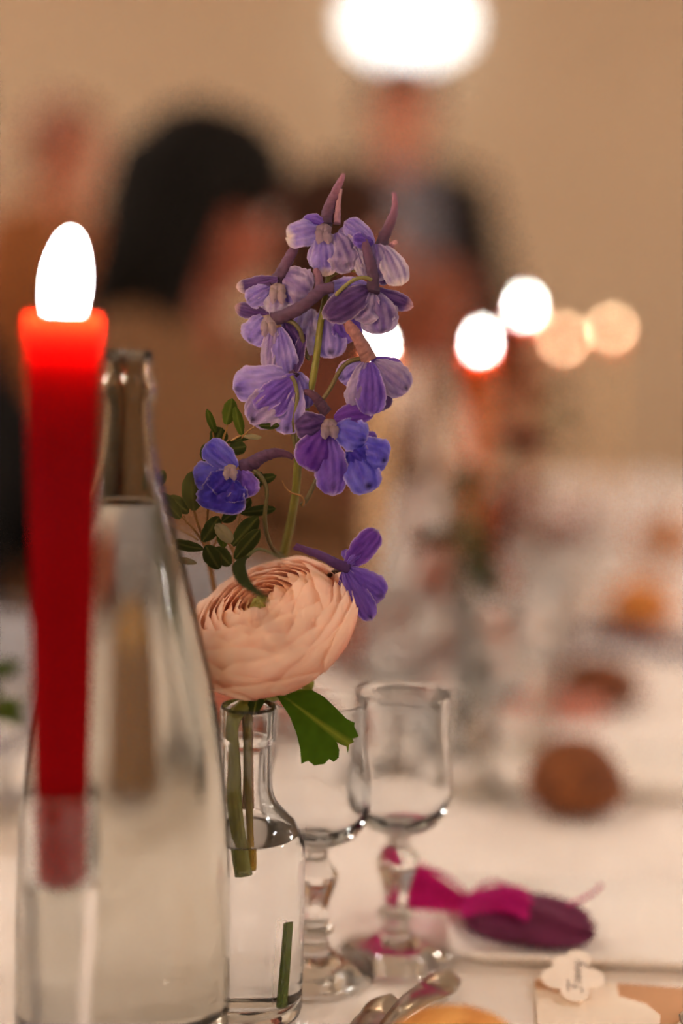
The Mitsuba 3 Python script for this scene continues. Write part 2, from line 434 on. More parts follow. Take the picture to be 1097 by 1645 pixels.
# ------------------------------------------------------------------ candles
def flame_mesh(base, h, w, lean=(0, 0)):
    t = np.linspace(0, 1, 22)
    r = w / 2 * np.interp(t, [0, .04, .12, .25, .4, .5, .62, .74, .84, .91, .96, .985, 1], [.45, .74, .86, .95, 1, .99, .93, .81, .65, .49, .34, .2, .02])
    c = np.array(base) + np.outer(t * h, [0, 0, 1.0]) + np.outer(t ** 1.6 * h, [lean[0], lean[1], 0])
    return tube(c, r, 16)


def candle(px, flame_row, d, label, hlabel, radiance=FLAME, ztop=None, r_top=0.0135, r_bot=0.0095, zbot=None, flame=(0.030, 0.0145), col=(196, 10, 24), lean=(0.05, 0), holder=True, xy=None, n=40, well=0.03, rim=None):
    x, y = xy if xy is not None else base_xy(px, flame_row, d)
    zt = ztop if ztop is not None else row_z(x, y, flame_row) - flame[0] * 0.5
    zb = zbot if zbot is not None else TZ + 0.055
    key = thing('candle', label, 'candle', 'lit candles in glass candlesticks')
    zz = np.linspace(0, 1, 40)
    rt = lambda q: r_bot + (r_top - r_bot) * q                                   # noqa: E731
    prof = [(0, zb), (r_bot * 0.9, zb), (r_bot, zb + 0.002)] + [(rt(q), zb + 0.002 + (zt - zb - 0.004) * q) for q in zz[1:]]
    prof += [(r_top - 0.0008, zt - 0.0003), (r_top - 0.002, zt)]
    wi = r_top - 0.0034
    inn = [(wi, zt - 0.0008), (wi * 0.97, zt - 0.003)] + [(wi * (0.97 - 0.80 * q), zt - 0.003 - (well - 0.004) * q) for q in np.linspace(0.05, 1, 14)] + [(0.0, zt - well)]
    m = lathe(prof + inn, n, (x, y, 0))
    v = m.vertices
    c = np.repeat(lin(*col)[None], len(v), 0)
    well_glow = np.clip(1 - (zt - v[:, 2:]) / well, 0, 1) ** 1.3
    c = c * (1 - well_glow) + lin(*(np.array(col) * .6 + np.array([250, 40, 56]) * .4)) * well_glow                       # flame glow put into the wax colour, fading down the well
    rim_glow = np.clip(1 - (zt - v[:, 2:]) / .011, 0, 1) ** 1.5
    c = c * (1 - rim_glow) + lin(*(np.array(col) * .5 + np.array([250, 150, 110]) * .5)) * rim_glow                    # stronger orange glow painted in at the rim
    c[n * len(prof):] = lin(*(np.array(col) * .35 + np.array([250, 170, 130]) * .65))      # well wall tinted pale orange to carry the painted glow
    wax('wax_' + key, zt, well)
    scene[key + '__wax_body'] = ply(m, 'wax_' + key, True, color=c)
    fl_base = np.array([x, y, zt - 0.005])
    obj('flame', flame_mesh(fl_base, flame[0], flame[1], lean), 'lamp_glass', key, smooth=True, emitter={'type': 'area', 'radiance': rgb(*radiance)})
    obj('wick', tube([(x, y, zt - well), (x + 0.0004, y, zt - 0.006)], 0.0008, 6), 'wick', key)
    if holder:
        candlestick(x, y, zb, r_bot + 0.0003, hlabel, rim)
    return key


def candlestick(x, y, zb, rc, label, rim=None):
    h = zb - TZ
    rim = rim or min(0.035, h * 0.45)
    o = [(0, 0.0), (0.020, 0.0), (0.0245, 0.0008), (0.0255, 0.0025), (0.0235, 0.006), (0.0165, 0.014), (0.0125, 0.026), (0.0115, h * 0.42), (0.0120, h * 0.62), (0.0135, h * 0.8), (rc + 0.0040, h * 0.92), (rc + 0.0048, h + 0.004), (rc + 0.0042, h + rim * 0.6), (rc + 0.0046, h + rim - 0.001), (rc + 0.0036, h + rim)]
    i = [(0, h - 0.0006), (rc * 0.8, h - 0.0006), (rc + 0.0002, h + 0.0004), (rc + 0.0014, h + 0.006), (rc + 0.0018, h + rim * 0.5), (rc + 0.0024, h + rim - 0.0008)]
    o, i = smooth_prof(o, 60), smooth_prof(i, 20)
    key = numbered('candlestick')
    scene[key] = ply(lathe(np.vstack([o, i[::-1]]), 48, (x, y, TZ + 0.0004)), 'glass', 35)
    tag(key, label, 'candlestick', 'glass candlesticks')
    return key


c0 = base_xy(100, 950, 0.538)
zt0, zb0, zr0 = row_z(c0[0], c0[1], 503), row_z(c0[0], c0[1], 1415), row_z(c0[0], c0[1], 1268)
d_top, d_bot = depth((*c0, zt0)), depth((*c0, zb0))
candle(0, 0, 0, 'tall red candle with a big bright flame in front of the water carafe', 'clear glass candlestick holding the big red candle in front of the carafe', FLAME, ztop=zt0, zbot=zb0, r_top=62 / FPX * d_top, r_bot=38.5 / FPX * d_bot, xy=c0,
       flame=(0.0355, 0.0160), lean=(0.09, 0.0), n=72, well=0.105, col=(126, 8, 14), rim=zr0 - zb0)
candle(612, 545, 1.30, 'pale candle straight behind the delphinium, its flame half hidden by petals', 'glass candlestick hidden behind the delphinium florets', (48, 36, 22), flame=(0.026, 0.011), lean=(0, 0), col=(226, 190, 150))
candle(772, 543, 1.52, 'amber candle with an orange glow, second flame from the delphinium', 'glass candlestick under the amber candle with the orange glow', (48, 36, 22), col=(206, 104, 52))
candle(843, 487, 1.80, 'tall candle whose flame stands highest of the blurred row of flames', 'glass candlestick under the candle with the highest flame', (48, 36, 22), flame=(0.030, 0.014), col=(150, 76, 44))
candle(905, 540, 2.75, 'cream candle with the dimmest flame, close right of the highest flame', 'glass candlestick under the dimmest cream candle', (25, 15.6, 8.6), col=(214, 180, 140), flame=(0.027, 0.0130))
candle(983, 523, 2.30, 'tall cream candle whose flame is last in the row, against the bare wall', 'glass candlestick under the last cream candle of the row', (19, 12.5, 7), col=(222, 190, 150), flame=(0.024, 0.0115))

# ------------------------------------------------------------------ flowers
CAMN = -FWD
def Q(px, py, dz=0.0): return P(px, py, 0.652 - dz / 100)


def petal_mesh(b, t, width, bulge=0.1, cup=0.15, roll=0.0, p=0.62, q=0.42, curl=0.0, wave=0.04, seed=0, rag_=0.10, vein=0.0, nt=18, ns=11, notch=0.0, base=0.12, facing=None):
    """A petal from base b to tip t: wide by "width" metres, arched by bulge, hollowed by cup (shares of its length and width)."""
    a = t - b; L = np.linalg.norm(a); a = a / L
    n0 = CAMN if facing is None else np.asarray(facing, float)
    w = nrm(np.cross(a, n0)); n0 = np.cross(w, a)
    w, n0 = w * math.cos(roll) + n0 * math.sin(roll), n0 * math.cos(roll) - w * math.sin(roll)
    tt, ss = np.linspace(0, 1, nt), np.linspace(-1, 1, ns)
    prof = (base + (1 - base) * (tt ** p)) * np.maximum(1 - tt, 0) ** q
    prof = prof / prof.max()
    Tm, S = np.meshgrid(tt, ss, indexing='ij')
    hw = width / 2 * prof[:, None]
    rag = 1 + rag_ * (fbm(np.stack([Tm * 12, S * 0 + np.sign(S) * 3, S * 0 + seed], -1), 3, seed) - 0.5) * 2.4
    along = Tm - notch * (1 - np.abs(S)) ** 2 * Tm ** 6 + rag_ * .35 * (noise(np.stack([S * 5 + 9, S * 0, S * 0 + seed], -1), seed + 7) - .5) * Tm ** 5
    pos = b + a * (along * L)[..., None] + w * (S * hw * rag)[..., None]
    wav = wave * width * np.abs(S) ** 1.5 * np.sin(Tm * 11 + seed * 1.7 + (S > 0) * 1.3)
    und = 0.05 * width * (fbm(np.stack([Tm * 3, S * 1.5, S * 0 + seed * 3.1], -1), 2, seed) - 0.5) * 2
    off = bulge * L * 4 * Tm * (1 - Tm) - cup * width * (S ** 2) * prof[:, None] + curl * L * Tm ** 3 + wav + und
    off = off + vein * width * (np.cos(S * 13 + .7 * np.sin(Tm * 5)) * prof[:, None] + 1.6 * (fbm(np.stack([Tm * 8, S * 5, S * 0 + seed], -1), 2, seed + 3) - .5))
    pos = pos + n0 * off[..., None]
    idx = np.arange(nt * ns).reshape(nt, ns)
    f = np.stack([idx[:-1, :-1], idx[1:, :-1], idx[1:, 1:], idx[:-1, 1:]], -1).reshape(-1, 4)
    return (pos.reshape(-1, 3), f), Tm.ravel(), S.ravel()


PAL = {'lav': ((114, 98, 182), (164, 150, 214)), 'grey': ((118, 100, 160), (172, 158, 194)), 'blue': ((82, 76, 190), (122, 118, 214)), 'deep': ((56, 46, 156), (80, 72, 182)),
       'violet': ((92, 66, 164), (126, 100, 194)), 'dark': ((68, 48, 100), (100, 78, 132)), 'purp': ((82, 48, 142), (114, 76, 172)), 'white': ((142, 128, 178), (196, 186, 210))}
def petal_color(kind, T_, S_, spot=0.0, seed=0, tip=None):
    c0, c1 = lin(*PAL[kind][0]), lin(*PAL[kind][1])
    vein = 0.5 + 0.5 * np.sin(S_ * 15 + 2 * T_)
    k = np.clip(0.30 * vein + 0.40 * np.abs(S_) ** 2 + 1.1 * (fbm(np.stack([T_ * 3.5, S_ * 3, T_ * 0], -1), 2, seed) - 0.42), -.25, 1.1)[:, None]
    c = c0 * (1 - k) + c1 * k
    edge = np.clip((np.maximum(np.abs(S_), (T_ - 0.5) * 2) - 0.88) / 0.12, 0, 1)[:, None]
    c = c * (1 - 0.55 * edge) + lin(206, 192, 222) * 0.55 * edge
    c = c * (0.86 + 0.28 * noise(np.stack([T_ * 26, S_ * 17, T_ * 0 + seed], -1), seed)[:, None])
    mid = np.exp(-(S_ / 0.16) ** 2)[:, None] * (0.30 * np.clip(1.2 - T_, 0, 1))[:, None]  # violet midline band puts petal shading into the colour
    c = c * (1 - mid) + lin(92, 58, 140) * mid
    if spot:
        d = (np.exp(-(((T_ - 0.90 + .04 * np.sin(seed)) / 0.06) ** 2 + ((S_ - .15 * np.sin(seed * 2.3)) / 0.26) ** 2)) * (.5 + noise(np.stack([T_ * 30, S_ * 9, T_ * 0], -1), seed)))[:, None].clip(0, 1) * spot
        c = c * (1 - d) + lin(22, 12, 40) * d
    if tip is not None:
        d = np.clip((T_ - 0.8) / 0.2, 0, 1)[:, None]
        c = c * (1 - d) + lin(*tip) * d
    return c


pk = [0]
PX = 0.652 / FPX
def petal(parent, kind, bx, by, bd, tx, ty, td, w, spot=0.0, tip=None, name='petal', skin='petal_skin', **kw):
    pk[0] += 1
    kw.setdefault('seed', pk[0])
    kw['q'] = kw.get('q', .42) + .16; kw.setdefault('p', .86); kw.setdefault('wave', .10); kw.setdefault('vein', .034)
    m, T_, S_ = petal_mesh(Q(bx, by, bd), Q(tx, ty, td), w * PX * 1.08, nt=26, ns=19, **kw)
    return obj(name, m, skin, parent, smooth=True, color=petal_color(kind, T_, S_, spot, pk[0], tip))


def spur(parent, pts, w0, w1, tipc=(140, 92, 120), base=(52, 30, 60), n=40, name='spur'):
    pk[0] += 1
    p = [Q(*q) for q in pts]
    r = np.interp(np.linspace(0, 1, len(p)), [0, 0.6, 1], [w0, (w0 + w1) * 0.5, w1]) * PX / 2
    m = tube(p, r, 14, n, 0.24, pk[0])
    k = np.clip(np.repeat(np.linspace(0, 1, n), 14), 0, 1); k = np.r_[k, 0, 1][:, None] ** 1.5
    c = lin(*base) * (1 - k) + lin(*tipc) * k
    c = c * (0.75 + 0.5 * np.r_[noise(m.vertices[:-2] * 2500, 3), 0.5, 0.5][:, None])
    return obj(name, m, 'hairy_skin', parent, smooth=True, color=c)


def pedicel(parent, pts, w0, w1=None, col=(84, 84, 40), name='pedicel'):
    p = [Q(*q) for q in pts]
    m = tube(p, np.linspace(w0, w1 or w0, len(p)) * PX / 2, 9, 24)
    return obj(name, m, 'stem_skin', parent, smooth=True, color=np.repeat(lin(*col)[None], len(m.vertices), 0))


def eye(parent, px, py, d, w, h, col=(196, 170, 150)):
    w, h, col = w * .78, h * .78, np.array(col) * .72
    """The pale tufted centre of a floret: four small folded inner petals."""
    pk[0] += 1
    parts, cols = [], []
    for i, (ox, oy, ax, ay) in enumerate(((-.32, .1, -.25, .5), (.3, .12, .28, .5), (-.15, -.3, -.12, .05), (.18, -.28, .16, .05))):
        m, T_, S_ = petal_mesh(Q(px + ox * w * .3, py + oy * h * .3 - h * .35, d - .1), Q(px + ax * w, py + ay * h, d + .22), w * .55 * PX, bulge=.30, cup=.35, q=.62, p=.7, wave=.12, rag_=.3, seed=pk[0] + i, nt=14, ns=9)
        v, f = m
        f = np.vstack([f[:, [0, 1, 2]], f[:, [0, 2, 3]]])
        parts.append(trimesh.Trimesh(v, f, process=False))
        k = np.clip(T_, 0, 1)[:, None]
        sp = (noise(v * 1800, pk[0]) > 0.9)[:, None] * 0.7
        cols.append((lin(*col) * (1 - k) + lin(150, 132, 158) * k) * (1 - sp) + lin(70, 45, 60) * sp)
    return obj('floret_centre', join(*parts), 'petal_skin', parent, smooth=True, color=np.vstack(cols))


DEL = thing('delphinium', 'purple and blue delphinium spike of a dozen spurred florets rising from the bud vase', 'flower')
stem_pts = [(402, 1392, -.1), (398, 1250, 0), (401, 1140, -.5), (424, 1060, -3.2), (440, 985, -4.2), (451, 915, -3.6), (456, 890, -3.1), (466, 845, -2.2), (475, 790, -1.0), (479, 735, -.2), (483, 690, -.3), (494, 645, -.3), (504, 600, -.2), (510, 560, -.2), (515, 520, -.2), (522, 478, -.1), (528, 440, 0), (532, 415, 0), (534, 398, 0)]
sp = [Q(*q) for q in stem_pts]
m = tube(sp, np.interp(np.arange(len(sp)), [0, 6, 13, 18], [11, 14.5, 11.5, 6]) * PX / 2, 12, 90)
sc = np.repeat(lin(98, 94, 34)[None], len(m.vertices), 0) * (0.8 + 0.4 * noise(m.vertices * [900, 900, 160], 5)[:, None])
cutk = np.clip(1 - (m.vertices[:, 2:] - m.vertices[:, 2].min()) / .03, 0, 1); sc = sc * (1 - cutk) + lin(190, 158, 40) * cutk        # yellowish where it was cut
obj('stem', m, 'stem_skin', DEL, smooth=True, color=sc)
def floret(): return numbered(DEL + '__floret')

# 1: topmost, facing the lens, spur straight up
f = floret()
spur(f, [(523, 362, -.1), (527, 340, -.1), (536, 315, 0), (546, 293, .1), (552, 279, .15)], 23, 6)
spur(f, [(541, 360, -.1), (542, 340, -.1), (544, 318, 0), (547, 303, .1)], 12, 7, (168, 128, 140), (120, 84, 108), 20)
petal(f, 'violet', 530, 366, -.2, 486, 352, .3, 26, bulge=.18, q=.35)
petal(f, 'lav', 522, 370, .1, 459, 381, .7, 42, bulge=.16, q=.26, notch=.15, tip=(216, 204, 206))
petal(f, 'grey', 548, 366, -.1, 583, 418, .3, 42, bulge=.16, q=.3)
petal(f, 'lav', 519, 376, .3, 523, 444, .2, 42, bulge=.20, q=.28, notch=.1, tip=(214, 190, 180))
petal(f, 'grey', 540, 374, .25, 563, 436, .35, 52, .5, bulge=.20, q=.26, notch=.08)
petal(f, 'white', 566, 385, .3, 585, 443, .3, 24, bulge=.15, q=.3)
petal(f, 'lav', 512, 385, -.3, 508, 432, -.4, 30, q=.3)
eye(f, 520, 374, .45, 40, 44, (150, 122, 128))
# 2: upper right
f = floret()
spur(f, [(612, 398, -.1), (617, 380, -.1), (628, 356, 0), (634, 335, .1), (632, 309, .2)], 22, 7)
spur(f, [(626, 400, -.2), (631, 392, -.1), (637, 388, 0)], 10, 6, (190, 140, 150), (120, 80, 110), 14)
petal(f, 'lav', 601, 392, .2, 553, 356, .5, 33, bulge=.16, q=.28)
petal(f, 'violet', 600, 390, .3, 566, 384, .8, 24, bulge=.1, q=.3)
petal(f, 'grey', 603, 392, .2, 608, 450, .3, 52, .5, bulge=.18, q=.25)
petal(f, 'white', 616, 396, .2, 645, 460, .4, 40, bulge=.16, q=.25, curl=.08, tip=(226, 214, 220))
petal(f, 'lav', 596, 396, 0, 583, 446, 0, 34, q=.3)
petal(f, 'dark', 612, 420, -.4, 618, 458, -.4, 20, q=.3)
pedicel(f, [(530, 446, -.1), (548, 436, 0), (575, 436, .1), (590, 442, .1)], 6, 5, (112, 106, 52))
# 3: right, seen from behind
f = floret()
spur(f, [(599, 470, .5), (599, 445, .5), (594, 420, .6), (586, 392, .5), (583, 380, .4)], 22, 9, (92, 58, 92))
petal(f, 'lav', 592, 462, 0, 528, 472, -.4, 46, bulge=.05, q=.3)
petal(f, 'dark', 596, 464, .4, 521, 512, .7, 46, bulge=.15, q=.35)
petal(f, 'grey', 596, 466, .35, 570, 512, .5, 60, .4, bulge=.16, q=.24)
petal(f, 'dark', 600, 466, .4, 664, 492, .4, 28, bulge=-.2, q=.4, tip=(178, 140, 158))
petal(f, 'grey', 603, 470, .3, 612, 536, .1, 58, .6, bulge=.14, q=.25)
petal(f, 'white', 604, 480, .1, 632, 514, .1, 34, q=.3)
pedicel(f, [(519, 512, .2), (534, 482, .6), (556, 458, .8), (580, 446, .8), (597, 450, .7)], 7, 6, (104, 100, 60))
# 4: upper left, open mouth
f = floret()
spur(f, [(437, 458, 0), (452, 438, .1), (464, 415, .1), (474, 398, 0), (478, 392, 0)], 22, 10, (96, 62, 96))
petal(f, 'dark', 446, 448, .5, 379, 462, .5, 26, bulge=-.14, q=.35, tip=(220, 196, 202))
petal(f, 'lav', 436, 462, .2, 396, 486, .4, 34, .4, bulge=.12, q=.25)
petal(f, 'grey', 446, 448, -.1, 500, 470, .2, 62, .4, bulge=.20, q=.26)
petal(f, 'white', 446, 462, .2, 438, 506, .3, 54, bulge=.16, q=.24)
petal(f, 'lav', 455, 462, .1, 476, 498, .2, 52, bulge=.12, q=.26)
eye(f, 446, 470, .4, 40, 46, (190, 164, 150))
# 5: left, spur thrown to the right over the stem
f = floret()
spur(f, [(440, 512, .4), (468, 502, .7), (496, 484, .8), (516, 467, .7), (536, 462, .6)], 22, 18, (70, 44, 76), (58, 34, 62))
spur(f, [(510, 474, .6), (513, 458, .6), (510, 440, .6), (506, 432, .6)], 16, 9, (112, 74, 96), (66, 40, 70), 22)
petal(f, 'dark', 432, 506, .4, 377, 493, .6, 24, bulge=-.12, q=.35, tip=(196, 158, 166))
petal(f, 'lav', 430, 508, .2, 402, 552, .4, 50, .7, bulge=.16, q=.24)
petal(f, 'grey', 438, 524, .5, 432, 596, .5, 30, .3, bulge=.15, q=.3)
petal(f, 'lav', 448, 526, .5, 463, 606, .4, 38, .2, bulge=.18, q=.26)
petal(f, 'dark', 456, 516, 0, 482, 560, 0, 30, q=.3)
petal(f, 'dark', 488, 536, .3, 470, 604, .4, 20, bulge=.1, q=.4)
eye(f, 431, 522, .5, 36, 48, (190, 166, 150))
pedicel(f, [(498, 578, .1), (488, 556, .3), (482, 532, .5), (470, 518, .5), (456, 514, .5)], 7, 8, (70, 62, 44))
# 6: behind the stem
f = floret()
petal(f, 'lav', 492, 500, -.8, 470, 556, -.7, 32, bulge=.1, q=.26)
petal(f, 'white', 500, 496, -.7, 492, 572, -.6, 50, bulge=.12, q=.24)
petal(f, 'lav', 522, 496, -.7, 534, 574, -.5, 50, .8, bulge=.12, q=.24)
petal(f, 'violet', 534, 498, -.6, 572, 546, -.5, 46, bulge=.12, q=.26)
spur(f, [(528, 490, -.7), (534, 474, -.8), (536, 462, -.9)], 18, 12, (80, 50, 84))
# 7: right, hanging bell in front of the flame
f = floret()
spur(f, [(594, 580, .3), (585, 562, .4), (574, 542, .5), (560, 522, .5), (556, 516, .5)], 26, 12, (130, 86, 92), (122, 84, 84))
petal(f, 'violet', 596, 578, .3, 648, 588, .3, 22, bulge=-.16, q=.4)
petal(f, 'grey', 600, 582, .3, 656, 628, .2, 50, .8, bulge=.16, q=.24)
petal(f, 'violet', 594, 582, .6, 596, 668, .7, 46, bulge=.14, q=.26)
petal(f, 'grey', 588, 582, .5, 574, 662, .5, 46, .4, bulge=.14, q=.26)
petal(f, 'lav', 584, 580, .2, 546, 612, .1, 40, .6, bulge=.14, q=.26)
petal(f, 'dark', 598, 600, -.2, 616, 660, -.4, 40, q=.26)
pedicel(f, [(506, 652, 0), (524, 634, .1), (540, 606, .2), (554, 586, .3), (572, 577, .3), (592, 580, .3)], 7, 8, (82, 70, 40))
# 8: left, seen from behind, spread fan
f = floret()
petal(f, 'lav', 472, 604, .5, 374, 624, .5, 56, .8, bulge=.10, q=.22)
petal(f, 'grey', 474, 608, .5, 402, 680, .5, 58, .9, bulge=.12, q=.22)
petal(f, 'violet', 474, 604, .6, 408, 656, .75, 36, bulge=.10, q=.3)
petal(f, 'lav', 474, 610, .5, 458, 698, .4, 46, .8, bulge=.12, q=.24)
petal(f, 'violet', 474, 610, .6, 438, 668, .7, 30, bulge=.1, q=.3)
petal(f, 'lav', 478, 598, -.2, 492, 656, -.1, 38, bulge=.1, q=.25)
spur(f, [(470, 604, .3), (464, 590, .1), (456, 582, -.1)], 20, 12, (74, 46, 80))
pedicel(f, [(480, 742, -.4), (473, 710, .2), (471, 676, .5), (477, 645, .7), (475, 620, .7), (468, 604, .7)], 7, 7, (82, 76, 44))
# 9: centre, facing the lens
f = floret()
spur(f, [(526, 664, 0), (514, 648, .1), (502, 634, .2), (488, 630, .2)], 20, 9, (80, 46, 70))
petal(f, 'purp', 536, 672, .3, 599, 658, .6, 36, bulge=.16, q=.26)
petal(f, 'dark', 524, 676, .4, 474, 690, .6, 46, .3, bulge=.14, q=.26)
petal(f, 'purp', 522, 690, .5, 494, 756, .6, 58, bulge=.18, q=.24)
petal(f, 'violet', 528, 694, .4, 534, 796, .4, 50, .5, bulge=.16, q=.26)
petal(f, 'blue', 536, 688, .5, 590, 706, .7, 50, .4, bulge=.18, q=.26)
eye(f, 529, 688, .7, 40, 46, (176, 150, 136))
pedicel(f, [(484, 812, 0), (494, 800, .1), (504, 778, .1), (520, 744, -.1), (528, 706, -.1)], 8, 7, (74, 66, 38))
pedicel(f, [(484, 812, 0), (488, 804, .3), (484, 797, .4), (471, 793, .4), (461, 786, .4), (453, 772, .4)], 4, 2.5, (120, 84, 44), 'tendril')
# 10: low right, blue
f = floret()
petal(f, 'violet', 572, 712, .1, 606, 700, .3, 22, .5, bulge=.1, q=.3)
petal(f, 'blue', 566, 718, .3, 625, 738, .5, 56, .9, bulge=.18, q=.20)
petal(f, 'blue', 562, 722, .4, 594, 791, .5, 54, .9, bulge=.18, q=.22)
petal(f, 'deep', 560, 716, .5, 584, 744, .7, 40, bulge=.16, q=.3)
spur(f, [(562, 716, -.1), (550, 706, -.3), (540, 696, -.5)], 18, 10, (80, 46, 90))
# 11: blue floret on the left
f = floret()
spur(f, [(388, 752, 0), (408, 742, .1), (430, 731, .1), (452, 728, .1), (471, 736, .1)], 26, 8, (66, 34, 62), (56, 30, 66))
petal(f, 'blue', 380, 752, .4, 330, 713, .6, 42, bulge=.16, q=.22)
petal(f, 'blue', 374, 756, .2, 313, 778, .4, 58, bulge=.16, q=.22)
petal(f, 'deep', 366, 762, .5, 350, 824, .6, 74, bulge=.18, q=.2)
petal(f, 'violet', 384, 754, .3, 396, 800, .4, 50, bulge=.16, q=.24)
petal(f, 'deep', 370, 760, .6, 342, 790, .9, 44, bulge=.18, q=.3)
petal(f, 'deep', 374, 772, .6, 376, 808, .8, 44, bulge=.18, q=.3)
eye(f, 370, 758, .8, 32, 36, (206, 180, 150))
pedicel(f, [(457, 894, -3.1), (440, 884, -1.8), (428, 856, -.6), (426, 820, 0), (428, 785, .1), (418, 764, .1), (398, 750, 0)], 8, 7, (72, 66, 34))
# 12: lowest, right of the ranunculus
f = floret()
spur(f, [(560, 912, .3), (540, 905, .4), (516, 893, .4), (492, 884, .4), (474, 876, .4)], 19, 8, (74, 38, 92), (58, 26, 86))
spur(f, [(482, 881, .4), (476, 882, .4), (471, 880, .4)], 6, 3.5, (74, 38, 92), (74, 38, 92), 10, 'spur_tip')
petal(f, 'purp', 556, 912, .3, 608, 852, .4, 40, bulge=.12, q=.34)
petal(f, 'violet', 556, 910, .4, 582, 884, .5, 14, q=.4)
petal(f, 'violet', 556, 914, .3, 617, 960, .3, 46, .6, bulge=.14, q=.2)
petal(f, 'violet', 554, 916, .4, 598, 996, .3, 36, .9, bulge=.12, q=.28)
petal(f, 'purp', 552, 918, .1, 551, 982, 0, 20, bulge=.1, q=.35)
petal(f, 'violet', 558, 900, -.1, 557, 882, -.2, 18, q=.3)
pedicel(f, [(452, 915, -3.6), (500, 935, -3.4), (532, 922, -1.2), (552, 915, .2)], 8, 8, (64, 50, 40))


# ranunculus ------------------------------------------------------------
RAN = thing('ranunculus', 'large peach ranunculus bloom with tightly layered petals resting on the bud vase rim', 'flower')
RC = P(434, 1003, 0.653)
RA = nrm(UP * 0.84 + CAMN * 0.55 - RI * 0.36)                # the bloom looks up, to the lens and to the side
RX = nrm(np.cross(RA, CAMN)); RY = np.cross(RA, RX)
rng = np.random.default_rng(7)
def ran_petal(R, H, az, half, lip, zc, seed, c_in, c_out, flare=0.0, nt=12, ns=13):
    """One petal: a patch of a flattened shell of radius R and half height H about the bloom's axis, open towards the lip."""
    tt, ss = np.linspace(0, 1, nt), np.linspace(-1, 1, ns)
    Tm, S = np.meshgrid(tt, ss, indexing='ij')
    ph0 = -1.35
    edge = 1 - 0.22 * np.abs(S) ** 3
    wob = 0.09 * (noise(np.stack([S * 2.2 + 7, S * 0, S * 0 + seed * 1.3], -1), seed) - 0.5)
    ph = ph0 + (lip - ph0) * Tm * (edge + wob)
    a = az + half * S * (0.45 + 0.55 * np.sin(np.clip(Tm * 1.25, 0, 1) * np.pi / 2))
    rr = 1 + 0.035 * (fbm(np.stack([a * 2.2, ph * 2.2, a * 0 + seed], -1), 2, seed) - 0.5) + flare * np.clip(Tm - 0.75, 0, 1) ** 2 * 8 * (0.6 + 0.4 * np.abs(S)) + 0.012 * np.sin(a * 19 + seed) * Tm ** 3
    rr = rr + 0.012 * np.abs(S) ** 2
    R, H = R * 1.02, H * .95
    x, y, z = R * rr * np.cos(ph) * np.cos(a), R * rr * np.cos(ph) * np.sin(a), H * rr * np.sin(ph) + zc
    pos = RC + x[..., None] * RX + y[..., None] * RY + z[..., None] * RA
    idx = np.arange(nt * ns).reshape(nt, ns)
    f = np.stack([idx[:-1, :-1], idx[:-1, 1:], idx[1:, 1:], idx[1:, :-1]], -1).reshape(-1, 4)
    k = (np.clip(Tm * 1.05, 0, 1) ** 1.3).ravel()[:, None]
    st = (0.5 + 0.5 * np.sin(a * 46 + 3 * fbm(np.stack([a * 6, ph * 2, a * 0], -1), 2, seed))).ravel()[:, None]
    c = lin(*c_in) * (1 - k) + lin(*c_out) * k
    c = c * (1 - 0.17 * st * (1 - k * 0.6))
    blot = np.clip((fbm(np.stack([a * 3, ph * 4, a * 0 + 9], -1), 2, seed + 50).ravel()[:, None] - 0.50) * 5, 0, 1) * (1 - k * .8) * 0.6
    c = c * (1 - blot) + lin(214, 84, 64) * blot
    obj('petal', (pos.reshape(-1, 3), f), 'petal_soft', RAN, smooth=True, color=c)


layers = [(0.0055, 0.0160, 1.25, 5, 1.05, 0.0), (0.0080, 0.0172, 1.18, 5, 1.0, 0.0), (0.0110, 0.0190, 1.10, 5, 1.0, 0.0), (0.0140, 0.0206, 1.05, 5, .98, 0.0), (0.0170, 0.0218, 1.0, 6, .95, .0), (0.0200, 0.0228, .95, 6, .92, .0), (0.0230, 0.0235, .90, 6, .90, .0),
          (0.0260, 0.0241, .85, 6, .88, .0), (0.0288, 0.0247, .80, 7, .86, .01), (0.0315, 0.0252, .73, 7, .84, .015), (0.0340, 0.0257, .64, 7, .82, .02), (0.0363, 0.0262, .52, 7, .80, .03), (0.0384, 0.0267, .36, 7, .78, .04), (0.0400, 0.0272, .14, 7, .76, .05)]
for li, (R, H, lip, cnt, half, flare) in enumerate(layers):
    q = li / (len(layers) - 1)
    for j in range(cnt):
        az = 2 * np.pi * (j + 0.37 * li + rng.uniform(-.16, .16)) / cnt + li * 1.1
        ci = np.array([206, 170, 92]) * max(0, .22 - q) / .22 + np.array([250, 172, 142]) * min(1, q / .22)
        co = np.array([216, 184, 112]) * max(0, .22 - q) / .22 + np.array([254, 224, 202]) * min(1, q / .22)
        co = co + np.array([6, 10, 14]) * q
        zc = -0.0015 * (1 - q)
        ran_petal(R * rng.uniform(.985, 1.02), H * rng.uniform(.97, 1.03), az, half * rng.uniform(.92, 1.08), lip + rng.uniform(-.10, .10), zc, li * 20 + j, ci, np.clip(co, 0, 255), flare)
# green heart
m = ball((0, 0, 0), 1.0, 3)
m.apply_scale((0.0052, 0.0052, 0.0060))
v = m.vertices; v = v * (1 + 0.12 * np.sin(np.arctan2(v[:, 1], v[:, 0]) * 9))[:, None]
m = trimesh.Trimesh(RC + v[:, :1] * RX + v[:, 1:2] * RY + (v[:, 2:3] + 0.0095) * RA, m.faces, process=False)
obj('green_heart', m, 'stem_skin', RAN, smooth=True, color=np.repeat(lin(150, 142, 62)[None], len(m.vertices), 0))
